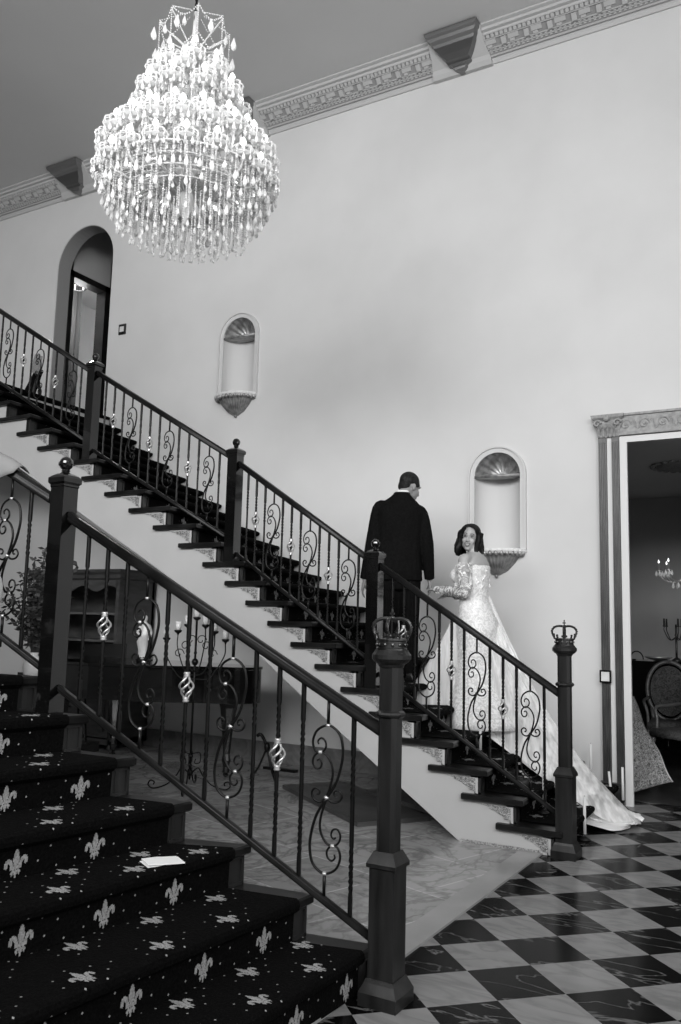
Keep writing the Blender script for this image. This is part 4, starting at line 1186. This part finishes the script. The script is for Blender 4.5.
def draped_cloth():
    # white cloth thrown over the near handrail at the left edge of the view
    P0, P1 = V((-3.285, 2.945, 0)), V((-5.1, 2.7, 0)); D = P1 - P0; nrm = V((-D.y, D.x, 0)).normalized()
    if nrm.y > 0: nrm = -nrm
    b = B(); rows = []
    NT, NS = 30, 26
    for i in range(NT + 1):
        t = i/NT; row = []
        for j in range(NS + 1):
            q = j/NS
            if t < .15: f0 = .150; off = -.05 + .10*t/.15; dz = .012 + .028*sin(pi*t/.15)
            else:
                u = (t - .15)/.85; f0 = .150 + .12*sin(pi*min(u/.86, 1)); off = .05 + .03*u; dz = .0 - .66*u
            f = lerp(f0, .62, q)
            p = P0 + D*f; z = lerp(2.06, 3.03, f) + dz + .015*sin(q*21 + t*3)*(.3 + t)
            row.append(p + nrm*(off + .018*sin(q*26)*t) + V((0, 0, z)))
        rows.append(row)
    loft(b, rows, False, closed=False)
    o = obj('draped_cloth', b, 'cloth', None, True); md = o.modifiers.new('t', 'SOLIDIFY'); md.thickness = .006
    tag(o, 'pale soft cloth draped over near handrail at the left edge of the view', 'cloth')
draped_cloth()
# ================================================================== furniture and small things
def candlestick(x, y, z, L, lab, hb=.11, group='white candles beside the far staircase', lean=0.):
    t = thing('candlestick', lab, 'candle', (x, y, z), group)
    b = B(); lathe(b, [(.038, 0), (.04, .006), (.025, .014), (.010, .024), (.009, hb*.45), (.018, hb*.5), (.009, hb*.55), (.009, hb*.8), (.018, hb*.86), (.022, hb), (.012, hb)], (x, y, z), 12)
    obj('holder', b, 'blackm', t, True)
    b = B(); tube(b, [(x, y, z + hb - .01), (x + lean*.5, y, z + hb + L*.55), (x + lean, y, z + hb + L)], [.0115, .011, .010], 10)
    c = obj('candle', b, 'candle', t, True)
    b = B(); tube(b, [(x + lean, y, z + hb + L), (x + lean, y, z + hb + L + .01)], .0015, 4); obj('wick', b, 'blackm', c)
candlestick(-1.865, 7.70, .0, .27, 'white taper in tall dark holder against the wall right of the newel', .24)
candlestick(-1.685, 7.66, .0, .25, 'leaning white taper on floor before the pilaster, left of two', .05, lean=-.02)
candlestick(-1.60, 7.70, .0, .27, 'upright white taper on floor before the pilaster, right of two', .07)
candlestick(-1.60, 6.40, .0, .26, 'white taper on floor just right of the newel base, below the train', .04)
candlestick(-1.86, 6.28, .171, .30, 'white taper on the bottom stair behind the last baluster', .05)
candlestick(-2.39, 6.40, .505, .30, 'white taper on the third stair beside pale flowers', .05)
def flowers(x, y, z, n, lab, s=1.):
    t = thing('flower_arrangement', lab, 'flowers', (x, y, z), 'flower arrangements on the far stair treads')
    b = B(); rnd = random.Random(int(x*100))
    lathe(b, [(.05*s, 0), (.065*s, .02), (.07*s, .06), (.05*s, .06)], (x, y, z), 12); obj('dish', b, 'blackm', t, True)
    b = B(); b2 = B()
    for i in range(n):
        a = rnd.uniform(0, 2*pi); r = rnd.uniform(.0, .11)*s; h = rnd.uniform(.06, .2)*s; c = V((x + r*cos(a), y + r*sin(a), z + h))
        tube(b2, [(x, y, z + .04), tuple(c)], .002, 4)
        if i % 2:
            for w in range(6):
                q = w*pi/3; ell(b, c + V((cos(q)*.014, sin(q)*.014, .004*(w % 2)))*s, (.013*s, .013*s, .009*s), 6, 5)
            ell(b, c + V((0, 0, .006)), (.009*s,)*3, 6, 5)
        for w in range(3):
            q = rnd.uniform(0, 6.28); u = V((cos(q), sin(q), rnd.uniform(-.2, .7))); e = c + u*.05*s; sd = V((-u.y, u.x, 0))*.012*s
            vs = [b2.verts.new(p) for p in (c, c.lerp(e, .5) + sd, e, c.lerp(e, .5) - sd)]; b2.faces.new(vs)
    obj('foliage', b2, 'leaf', t); obj('blossoms', b, 'flower', t, True)
flowers(-2.22, 6.55, .35, 22, 'pale flowers in a low dish on second stair beside the bride\'s hem', .8)
flowers(-2.0, 6.25, .34, 16, 'small pale flowers nearest the railing on second stair', .6)

def programme():
    b = B(); z = .519
    for k, dz in ((0, 0), (1, .006)):
        rows = [[(x, y, z + dz + .006*sin((u + k)*1.5)) for u, (x, y) in enumerate(((-2.455 + k*.01, 2.715), (-2.425, 2.785), (-2.385 + k*.01, 2.855)))], [(x, y, z + dz + .006*sin((u + k)*1.5)) for u, (x, y) in enumerate(((-2.365, 2.665), (-2.33 + k*.01, 2.735), (-2.295, 2.805)))]]
        loft(b, rows, False, closed=False)
    o = obj('folded_paper', b, 'paper'); md = o.modifiers.new('t', 'SOLIDIFY'); md.thickness = .004
    tag(o, 'white folded paper programme lying on a carpeted step of the near staircase', 'paper')
programme()

def cabinet():
    x0, x1, y0, y1, h = -8.45, -7.05, 7.22, 7.80, 2.05
    t = thing('display_cabinet', 'dark wooden open-shelved hutch with scalloped bonnet top beneath the far stair', 'cabinet', ((x0+x1)/2, (y0+y1)/2, 0))
    b = B(); box(b, x0, x0+.05, y0, y1, .08, h-.1); box(b, x1-.05, x1, y0, y1, .08, h-.1); box(b, x0, x1, y1-.03, y1, .08, h-.1); box(b, x0, x1, y0, y1, .08, .14); box(b, x0, x1, y0-.03, y1, .78, .83)
    obj('carcass', b, 'hutch', t)
    b = B(); loft(b, [[(x0-e, y0-e, z), (x1+e, y0-e, z), (x1+e, y1, z), (x0-e, y1, z)] for z, e in ((h-.12, 0), (h-.1, .03), (h-.06, .04), (h-.03, .07), (h, .08))]); obj('cornice', b, 'hutch', t)
    b = B(); n = 30
    loft(b, [[(lerp(x0+.04, x1-.04, i/n), y0+.0, h-.12), (lerp(x0+.04, x1-.04, i/n), y0+.02, h-.12), (lerp(x0+.04, x1-.04, i/n), y0+.02, h-.22-.035*sin(i/n*pi*6)), (lerp(x0+.04, x1-.04, i/n), y0, h-.22-.035*sin(i/n*pi*6))] for i in range(n+1)])
    obj('scalloped_apron', b, 'hutch', t)
    for z in (1.22, 1.53):
        b = B(); box(b, x0+.05, x1-.05, y0+.02, y1-.03, z, z+.025); obj('shelf', b, 'oak', t)
    for i in range(2):
        xa = x0 + .03 + i*(x1-x0-.06)/2
        b = B(); box(b, xa, xa+(x1-x0-.08)/2, y0-.02, y0, .16, .76); box(b, xa+.06, xa+(x1-x0-.08)/2-.06, y0-.03, y0-.02, .23, .69); d = obj('door', b, 'hutch', t)
        b = B(); ell(b, (xa + (.58 if i == 0 else .07), y0-.04, .47), (.014,)*3, 8, 6); obj('knob', b, 'pewter', d)
    for x, y in ((x0+.05, y0+.05), (x1-.05, y0+.05), (x0+.05, y1-.05), (x1-.05, y1-.05)):
        b = B(); lathe(b, [(.02, 0), (.04, .03), (.03, .08)], (x, y, .006), 10); obj('foot', b, 'hutch', t)
cabinet()
def piano():
    # tail at the right, keyboard end at the left behind the newel
    t = thing('grand_piano', 'black grand piano standing under the far staircase behind the candelabra', 'piano', (-6.0, 6.6, 0))
    out = [(-6.95, 7.15), (-6.95, 6.02), (-6.2, 6.0), (-5.6, 6.18), (-5.15, 6.45), (-4.86, 6.62), (-4.80, 6.80), (-4.88, 6.98), (-5.2, 7.10), (-5.8, 7.15)]
    ctrl = spline([(x, y, 0) for x, y in out[2:9]], 5)
    poly = [out[0], out[1]] + [(p.x, p.y) for p in ctrl] + [out[9]]
    b = B(); prism(b, poly, 'z', .72, 1.03); obj('case', b, 'black', t)
    b = B(); cx, cy = -5.9, 6.6
    prism(b, [(cx + (x-cx)*1.01, cy + (y-cy)*1.02) for x, y in poly], 'z', 1.035, 1.06); obj('lid', b, 'black', t)
    for x, y in ((-5.12, 6.80), (-6.75, 6.2), (-6.75, 6.95)):
        b = B(); lathe(b, [(.035, .05), (.03, .1), (.045, .16), (.035, .22), (.05, .40), (.075, .58), (.085, .66), (.10, .70), (.10, .725)], (x, y, 0), 8, 0, pi/8); ell(b, (x, y, .03), (.03, .018, .024), 10, 8); obj('leg', b, 'black', t)
    b = B(); box(b, -7.25, -6.95, 6.05, 7.12, .70, .84); box(b, -7.25, -6.98, 6.05, 6.10, .84, .92); box(b, -7.25, -6.98, 7.07, 7.12, .84, .92); kb = obj('keybed', b, 'black', t)
    b = B()
    for i in range(36): box(b, -7.24, -7.05, 6.13 + i*.0258, 6.13 + i*.0258 + .024, .84, .858)
    o = obj('white_keys', b, 'ceramic', kb)
    b = B(); box(b, -6.6, -6.58, 6.3, 6.9, 1.06, 1.22); obj('music_desk', b, 'black', t)
    b = B(); tube(b, [(-6.9, 6.55, .72), (-6.85, 6.55, .2)], .012, 6); tube(b, [(-6.9, 6.65, .72), (-6.85, 6.65, .2)], .012, 6); box(b, -6.95, -6.75, 6.45, 6.75, .1, .2); obj('pedal_lyre', b, 'black', t)
    # bust on the lid
    x, y, z = -6.08, 6.62, 1.061
    s = thing('statuette', 'small white draped figure statuette standing on the piano lid', 'statue', (x, y, z))
    b = B(); lathe(b, [(.07, 0), (.075, .012), (.055, .03), (.05, .05)], (x, y, z), 14); obj('base', b, 'pewter', s)
    b = B(); F = Frame((x, y, z + .045), (.6, -.8, 0))
    loft(b, [ring(F, zz, cx_, cy_, rx, ry, 16) for zz, cx_, cy_, rx, ry in ((0, 0, 0, .055, .05), (.08, .01, 0, .05, .045), (.16, .02, 0, .058, .045), (.22, .0, .01, .042, .036), (.28, -.012, .0, .050, .036), (.325, -.01, 0, .045, .03), (.345, -.005, 0, .018, .018), (.36, 0, 0, .016, .016))])
    ell(b, F(.0, .005, .392), (.026, .028, .034)); limb(b, [F(.045, 0, .31), F(.07, .02, .25), F(.03, .05, .22)], [.014, .013, .010]); limb(b, [F(-.05, 0, .31), F(-.065, .0, .24), F(-.05, .02, .17)], [.014, .013, .010])
    obj('figure', remesh(b, .004, 3), 'ceramic', s, True)
piano()
def candelabra():
    x, y = -4.965, 6.075
    t = thing('floor_candelabra', 'black wrought iron floor candelabra with seven glass votive cups in front of the piano', 'candelabra', (x, y, 0))
    R = V((.866, .5, 0))
    b = B(); tube(b, [(x, y, .10), (x, y, 1.50)], .010, 8)
    for z, r in ((.16, .03), (.22, .018), (.30, .022), (1.05, .02), (1.12, .03), (1.2, .015)): ell(b, (x, y, z), (r, r, r*1.1), 10, 8)
    obj('pole', b, 'iron', t, True)
    for i in range(4):
        a = radians(30 + 90*i); d = V((cos(a), sin(a), 0)); c = V((x, y, 0)); b = B()
        pts = spline([c + V((0, 0, .14)) + d*0, c + d*.07 + V((0, 0, .20)), c + d*.12 + V((0, 0, .13)), c + d*.20 + V((0, 0, .055)), c + d*.31 + V((0, 0, .02)), c + d*.36 + V((0, 0, .045)), c + d*.345 + V((0, 0, .085)), c + d*.31 + V((0, 0, .075)), c + d*.315 + V((0, 0, .05))], 5)
        tube(b, pts, .007, 6)
        pts = spline([c + d*.01 + V((0, 0, .32)), c + d*.08 + V((0, 0, .33)), c + d*.085 + V((0, 0, .25)), c + d*.04 + V((0, 0, .24)), c + d*.045 + V((0, 0, .28))], 5); tube(b, pts, .005, 6)
        obj('scroll_foot', b, 'iron', t, True)
    cups = [(0, 1.52), (-.085, 1.455), (.085, 1.455), (-.17, 1.40), (.17, 1.40), (-.27, 1.33), (.27, 1.33)]
    for k, (u, z) in enumerate(cups):
        p = V((x, y, z)) + R*u + (V((-.5, .866, 0))*(.03 if k % 2 else -.03) if k else V((0, 0, 0)))
        if k:
            b = B(); sg = 1 if u > 0 else -1; c = V((x, y, 0)); q = abs(u)
            pts = spline([c + V((0, 0, 1.05 - q*.3)), c + R*sg*q*.5 + V((0, 0, 1.12 - q*.5)), c + R*sg*q*.95 + V((0, 0, z - .16)), p - V((0, 0, .035))], 6); tube(b, pts, .0055, 6)
            e = c + R*sg*q*.55 + V((0, 0, z - .14)); pts = [e + (R*cos(w*.9) + V((0, 0, sin(w*.9))))*.05*(1 - w/9) for w in range(8)]; tube(b, spline(pts, 3), .0045, 5)
            arm = obj('arm', b, 'iron', t, True)
        else:
            b = B(); tube(b, [(x, y, 1.49), tuple(p - V((0, 0, .03)))], .007, 6); arm = obj('arm', b, 'iron', t)
        b = B(); lathe(b, [(.006, -.045), (.012, -.03), (.030, -.02), (.036, -.004), (.030, 0)], tuple(p), 12); obj('dish', b, 'iron', arm, True)
        b = B(); lathe(b, [(.022, .0), (.027, .03), (.030, .075), (.028, .075), (.025, .03), (.02, .006)], tuple(p), 14); obj('votive_glass', b, 'glass', arm, True)
        b = B(); lathe(b, [(.018, .006), (.018, .035), (.015, .038)], tuple(p), 10); obj('votive_candle', b, 'candle', arm, True)
candelabra()
def iron_stand():
    x, y = -4.75, 6.95
    t = thing('iron_stand', 'small black iron easel stand on the marble floor right of the piano leg', 'stand', (x, y, 0))
    for i, (dx, dy) in enumerate(((-.10, -.12), (.16, -.08), (.0, .16))):
        b = B(); tube(b, spline([(x + dx, y + dy, .012), (x + dx*.5, y + dy*.5, .12), (x, y, .30)], 4), [.010]*9, 6); obj('leg', b, 'iron', t)
    b = B(); tube(b, spline([(x, y, .28), (x - .03, y, .36), (x - .07, y - .02, .42), (x - .10, y - .03, .40)], 4), .016, 8); ell(b, (x, y, .3), (.03, .03, .05)); obj('head', b, 'iron', t, True)
    b = B(); box(b, x - .02, x + .34, y - .03, y + .03, .10, .125); obj('crossbar', b, 'iron', t)
iron_stand()
def boards():
    for i, (c, L, w, z, ang, lab) in enumerate((((-3.55, 6.45), 1.55, .62, .008, -.62, 'dark flat wooden board lying on marble floor under the stair, the larger lower one'), ((-3.05, 6.75), .9, .5, .042, -.50, 'smaller dark board stacked on the larger one under the white stair'))):
        b = B(); m = Matrix.Translation((c[0], c[1], 0)) @ Matrix.Rotation(ang, 4, 'Z')
        box(b, -L/2, L/2, -w/2, w/2, z, z + .033, 0, m)
        for k in range(4): box(b, -L/2, L/2, -w/2 + (k+.5)*w/4 - .002, -w/2 + (k+.5)*w/4 + .002, z + .033, z + .0335, 0, m)
        tag(obj('wooden_board', b, 'hutch'), lab, 'board', 'dark boards under the stair')
boards()
def plant():
    x, y = -5.42, 4.66
    t = thing('plant_pedestal', 'dark pedestal table carrying the white vase, behind the leftmost near newel', 'table', (x, y, 0))
    b = B(); lathe(b, [(.19, 0), (.19, .03), (.06, .07), (.035, .15), (.05, .5), (.035, .8), (.07, .9), (.08, .93)], (x, y, .006), 16); obj('column', b, 'hutch', t, True)
    b = B(); lathe(b, [(.2, .93), (.22, .945), (.22, .96), (.2, .97)], (x, y, .006), 24); obj('table_top', b, 'hutch', t)
    z = .977
    v = thing('potted_plant', 'leafy dark plant with fine berries in a white ceramic vase left of the near newel', 'plant', (x, y, z))
    b = B(); lathe(b, [(.04, 0), (.045, .01), (.065, .07), (.078, .12), (.06, .18), (.035, .21), (.042, .23), (.03, .23)], (x, y, z), 20); obj('vase', b, 'ceramic', v, True)
    b = B(); lf = B(); rnd = random.Random(4)
    for i in range(34):
        a = rnd.uniform(0, 2*pi); r = rnd.uniform(.05, .34); h = rnd.uniform(.35, .98); tip = V((x + r*cos(a), y + r*sin(a), z + .25 + h*.8))
        pts = spline([(x, y, z + .2), (x + r*.3*cos(a), y + r*.3*sin(a), z + .25 + h*.35), tuple(tip)], 6); tube(b, pts, .003, 4)
        for q in range(3, len(pts)):
            for w in range(5):
                c = pts[q]; u = V((rnd.uniform(-1, 1), rnd.uniform(-1, 1), rnd.uniform(-.5, .8))).normalized(); L = rnd.uniform(.03, .06); e = c + u*L; sd = u.orthogonal().normalized()*L*.28
                lf.faces.new([lf.verts.new(p) for p in (c, c.lerp(e, .5) + sd, e, c.lerp(e, .5) - sd)])
    obj('stems', b, 'leaf', v); obj('leaves', lf, 'leaf', v)
plant()
def landing_easel():
    x, y, z = -8.72, 7.12, 4.094
    t = thing('easel_sign', 'slanted dark stand holding a pale plaque on the upper landing behind the railing', 'stand', (x, y, z))
    for dx, dy in ((-.22, 0), (.12, -.05), (-.05, .35)):
        b = B(); tube(b, [(x + dx, y + dy, z), (x + .12, y + .06, z + .62)], .022, 6); obj('leg', b, 'blackm', t)
    b = B(); loft(b, [[(x + a, y + c, z + d) for a, c, d in ((-.28, -.03, 0), (.02, -.03, 0), (.20, .02, .62), (.08, .02, .62))], [(x + a, y + c + .08, z + d) for a, c, d in ((-.28, -.03, 0), (.02, -.03, 0), (.20, .02, .62), (.08, .02, .62))]]); obj('dark_cover', b, 'suit', t)
    b = B(); m = Matrix.Translation((x + .17, y - .02, z + .72)) @ Matrix.Rotation(.32, 4, 'Y'); cbox(b, (0, 0, 0), (.17, .03, .30), 0, m); obj('plaque', b, 'frieze', t)
    t.scale = (.78, .78, .78)
landing_easel()
# ------------------------------------------------------------------ dining room
def dchair(x, y, rot, lab):
    t = thing('dining_chair', lab, 'chair', (x, y, 0), 'dining chairs beyond the doorway')
    m = Matrix.Translation((x, y, 0)) @ Matrix.Rotation(rot, 4, 'Z')
    def put(nm, b, mt, sm=False, par=None):
        for v in b.verts: v.co = m @ v.co
        return obj(nm, b, mt, par or t, sm)
    b = B(); loft(b, [[(-.22*k, -.21*k, z), (.22*k, -.21*k, z), (.25*k, .23*k, z), (-.25*k, .23*k, z)] for z, k in ((.42, 1), (.47, 1), (.50, .93), (.51, .8))]); put('seat', b, 'fabric', True)
    for sx, sy in ((-1, 1), (1, 1)):
        b = B(); tube(b, spline([(sx*.22, .2, .42), (sx*.24, .22, .28), (sx*.2, .2, .12), (sx*.23, .24, .0)], 4), [lerp(.03, .014, i/12) for i in range(13)], 8); put('leg', b, 'oak', True)
    for sx in (-1, 1):
        b = B(); tube(b, spline([(sx*.19, -.2, .45), (sx*.19, -.22, .2), (sx*.2, -.28, 0)], 4), .018, 8); put('leg', b, 'oak', True)
    b = B(); n = 36
    pts = [(.235*sin(2*pi*i/n)*(1 + .05*cos(2*pi*i/n)), -.235 - .10*(.86 + .33*cos(2*pi*i/n) - .52)/.6*1., .82 + .33*cos(2*pi*i/n)) for i in range(n + 1)]
    tube(b, pts, .024, 8)
    for sx in (-1, 1): tube(b, [(sx*.17, -.2, .46), (sx*.19, -.25, .62)], .02, 8)
    fr = put('back_frame', b, 'oak', True)
    b = B(); nn = 30; ct = [(p[0]*.86, p[1] + .004, .82 + (p[2] - .82)*.86) for p in pts[:-1]]
    loft(b, [[(q[0], q[1] - .018, q[2]) for q in ct], [(q[0], q[1] + .02, q[2]) for q in ct]]); put('back_pad', b, 'fabric')
    for sx in (-1, 1):
        b = B(); tube(b, spline([(sx*.22, -.24, .74), (sx*.27, -.05, .72), (sx*.27, .1, .70), (sx*.24, .12, .60), (sx*.23, .14, .46)], 4), .018, 8); put('armrest', b, 'oak', True)
dchair(-1.36, 9.55, radians(150), 'carved wooden dining chair with oval padded back nearest the doorway jamb')
dchair(-1.62, 10.35, radians(190), 'second oval-backed dining chair standing further back against the dark sideboard')
def sideboard():
    t = thing('sideboard', 'tall black sideboard along the far side of dining room seen through the doorway', 'cabinet', (-1.2, 11.4, 0))
    b = B(); box(b, -2.25, -.2, 11.0, 11.6, .1, 1.10); obj('carcass', b, 'black', t)
    b = B(); box(b, -2.3, -.15, 10.96, 11.62, 1.10, 1.14); obj('top', b, 'black', t)
    for i in range(4):
        b = B(); xa = -2.22 + i*.5; box(b, xa, xa + .47, 10.98, 11.0, .15, 1.05); box(b, xa + .05, xa + .42, 10.965, 10.98, .22, .98); d = obj('door', b, 'black', t)
        b = B(); ell(b, (xa + .43, 10.965, .6), (.015,)*3, 8, 6); obj('knob', b, 'pewter', d)
    for x in (-2.2, -.25):
        b = B(); box(b, x - .04, x + .04, 11.02, 11.1, -.002, .1); obj('foot', b, 'black', t)
    # things on it
    o = thing('candelabrum', 'branched dark candelabrum on the black sideboard in the dining room', 'candelabra', (-1.72, 11.2, 1.14))
    x, y, z = -1.66, 11.2, 1.141
    b = B(); lathe(b, [(.07, 0), (.06, .02), (.015, .05), (.012, .3), (.02, .32), (.01, .34), (.01, .45)], (x, y, z), 12); st = obj('stem', b, 'pewter', o, True)
    for k in range(5):
        a = 2*pi*k/5; e = V((x + .15*cos(a), y + .15*sin(a), z + .42)); b = B(); tube(b, spline([(x, y, z + .3), (x + .08*cos(a), y + .08*sin(a), z + .26), tuple(e - V((0, 0, .05))), tuple(e)], 4), .006, 6); ar = obj('arm', b, 'pewter', o, True)
        b = B(); lathe(b, [(.012, 0), (.022, .012), (.012, .014), (.010, .10)], tuple(e), 8); obj('candle_cup', b, 'blackm', ar)
    b = B(); lathe(b, [(.04, 0), (.14, .03), (.17, .05), (.15, .045), (.05, .02)], (-1.88, 11.25, 1.141), 20); tag(obj('serving_dish', b, 'silver', None, True), 'shallow bright dish on the left end of the black sideboard', 'dish')
    b = B(); pts = [(-2.14 + .08*cos(q*.35), 11.25, 1.15 + .10*sin(q*.35)) for q in range(10)]; tube(b, pts, .008, 6); box(b, -2.19, -2.15, 11.22, 11.28, 1.141, 1.155); box(b, -2.25, -2.2, 11.22, 11.28, 1.141, 1.155); tag(obj('arched_handle_basket', b, 'iron', None, True), 'thin arched dark handle ornament at the left end of sideboard', 'ornament')
sideboard()
def dtable():
    t = thing('dining_table', 'dark dining table at the right edge beyond the nearer dining chair', 'table', (-.75, 9.9, 0))
    b = B(); box(b, -1.2, .9, 9.75, 10.5, .72, .77); obj('table_top', b, 'black', t)
    for x, y in ((-1.1, 9.82), (.8, 9.82), (-1.1, 10.42), (.8, 10.42)):
        b = B(); lathe(b, [(.03, 0), (.05, .08), (.03, .2), (.05, .5), (.045, .72)], (x, y, -.002), 10); obj('leg', b, 'black', t)
dtable()
def dining_chandelier():
    x, y, z = -1.30, 9.75, 2.10
    t = thing('dining_chandelier', 'silver candle-arm chandelier with crystal drops in the dining room', 'chandelier', (x, y, z))
    b = B(); lathe(b, [(.01, -.16), (.03, -.12), (.05, -.06), (.02, 0), (.03, .1), (.015, .2), (.03, .3), (.01, .4)], (x, y, z), 12); tube(b, [(x, y, z + .4), (x, y, 3.3)], .006, 6); obj('stem', b, 'silver', t, True)
    for k in range(8):
        a = 2*pi*k/8 + .2; d = V((cos(a), sin(a), 0)); c = V((x, y, z)); e = c + d*.30 + V((0, 0, .04)); b = B()
        tube(b, spline([c + V((0, 0, .02)), c + d*.12 - V((0, 0, .07)), c + d*.25 - V((0, 0, .05)), e], 5), .007, 6)
        lathe(b, [(.01, 0), (.035, .01), (.01, .015), (.010, .09)], tuple(e), 10); ar = obj('arm', b, 'silver', t, True)
        b = B(); lathe(b, [(.003, 0), (.010, .012), (.001, .04)], tuple(e + V((0, 0, .09))), 6); obj('bulb', b, 'bulbdim', ar)
        b = B()
        for q in range(5): drop(b, e + V((.033*cos(q*1.26), .033*sin(q*1.26), .008)), 1.)
        drop(b, c + d*.16 - V((0, 0, .07)), 1.2); obj('crystal_drops', b, 'crystal', ar)
    b = B()
    for k in range(24):
        a = 2*pi*k/24; ell(b, (x + .34*cos(a), y + .34*sin(a), 3.29), (.035, .035, .018), 8, 6)
    lathe(b, [(.30, -.001), (.30, -.02), (.22, -.03), (.12, -.05), (.05, -.06)], (x, y, 3.30), 32)
    tag(obj('ceiling_medallion', b, 'frieze', None, True), 'round moulded grey ceiling medallion above the dining room chandelier', 'medallion')
dining_chandelier()
def rug():
    # heavy patterned rug hung from the jamb side and sweeping out across the dining room floor
    b = B(); rows = []
    for i in range(25):
        t = i/24; row = []
        for j in range(13):
            s = j/12
            w = lerp(.02, .36, t**1.25)
            x = -1.69 + s*w + .01*sin(i*.5) ; y = 8.22 + .32*s + .03*sin(s*6 + t*4); z = lerp(.88, .03, t) + .10*s*t
            row.append((x, y, z if z > .02 else .02))
        rows.append(row)
    loft(b, rows, False, closed=False); t = thing('hanging_rug', 'pale and dark patterned rug draped slanting just inside the dining doorway', 'rug', (-1.5, 8.3, 0))
    o = obj('rug_field', b, 'rug', t, True); md = o.modifiers.new('t', 'SOLIDIFY'); md.thickness = .018
    b = B(); e = [rows[i][12] for i in range(25)]; tube(b, [(p[0] + .006, p[1], p[2]) for p in e[10:]], .011, 6); obj('edge_binding', b, 'fringe', t, True)
rug()
# ================================================================== light
def lights():
    w = bpy.data.worlds.new('world'); SC.world = w; w.use_nodes = True
    bg = w.node_tree.nodes['Background']; bg.inputs[0].default_value = (1, 1, 1, 1); bg.inputs[1].default_value = .06
    def area(name, loc, target, sx, sy, e):
        l = bpy.data.lights.new(name, 'AREA'); l.shape = 'RECTANGLE'; l.size = sx; l.size_y = sy; l.energy = e
        if name.startswith('clere'): l.spread = radians(105)
        o = bpy.data.objects.new(name, l); COL.objects.link(o); o.location = loc
        o.rotation_euler = (V(target) - V(loc)).to_track_quat('-Z', 'Y').to_euler(); return o
    for i, (y0, y1) in enumerate(((-3.6, -1.6), (-.6, 1.4), (2.4, 4.4), (5.2, 7.2))):
        area('window_daylight', (4.45, (y0 + y1)/2, 2.25), (-6, (y0 + y1)/2 + .5, 2.6), 1.9, 3.8, (20, 30, 60, 10)[i])
    # added fill lights, unseen, high behind the camera and on the right
    area('clerestory_height_fill', (-2.2, -4.8, 5.5), (-5.4, 7.87, 2.2), 8.8, 2.4, 430)
    area('clerestory_height_fill', (4.4, -1.5, 5.5), (-6.5, 7.87, 2.4), 5., 2.4, 300)  # added; the upper right wall behind it is solid
    l = bpy.data.lights.new('hall_lamp', 'POINT'); l.energy = 90; l.shadow_soft_size = .15
    o = bpy.data.objects.new('hall_lamp', l); COL.objects.link(o); o.location = (-9.9, 8.86, 6.35)
    SC.view_settings.view_transform = 'Standard'; SC.view_settings.look = 'None'
    SC.view_settings.gamma = 1; SC.view_settings.use_curve_mapping = False; SC.view_settings.exposure = 0
    b = B()
    box(b, -14, -6.7, -5.2, -5, 4.3, 6.7); box(b, 2.3, 4.5, -5.2, -5, 4.3, 6.7)  # opening and bars shaped around the added high fill light
    for x in (-4.6, -2.3, 0): box(b, x, x + .12, -5.2, -5.05, 4.3, 6.7)
    box(b, -14, 4.5, -5.2, -5, 0, 4.3); box(b, -14, 4.5, -5.2, -5, 6.7, CZ)
    struct('wall_front', b, 'wall')
lights()
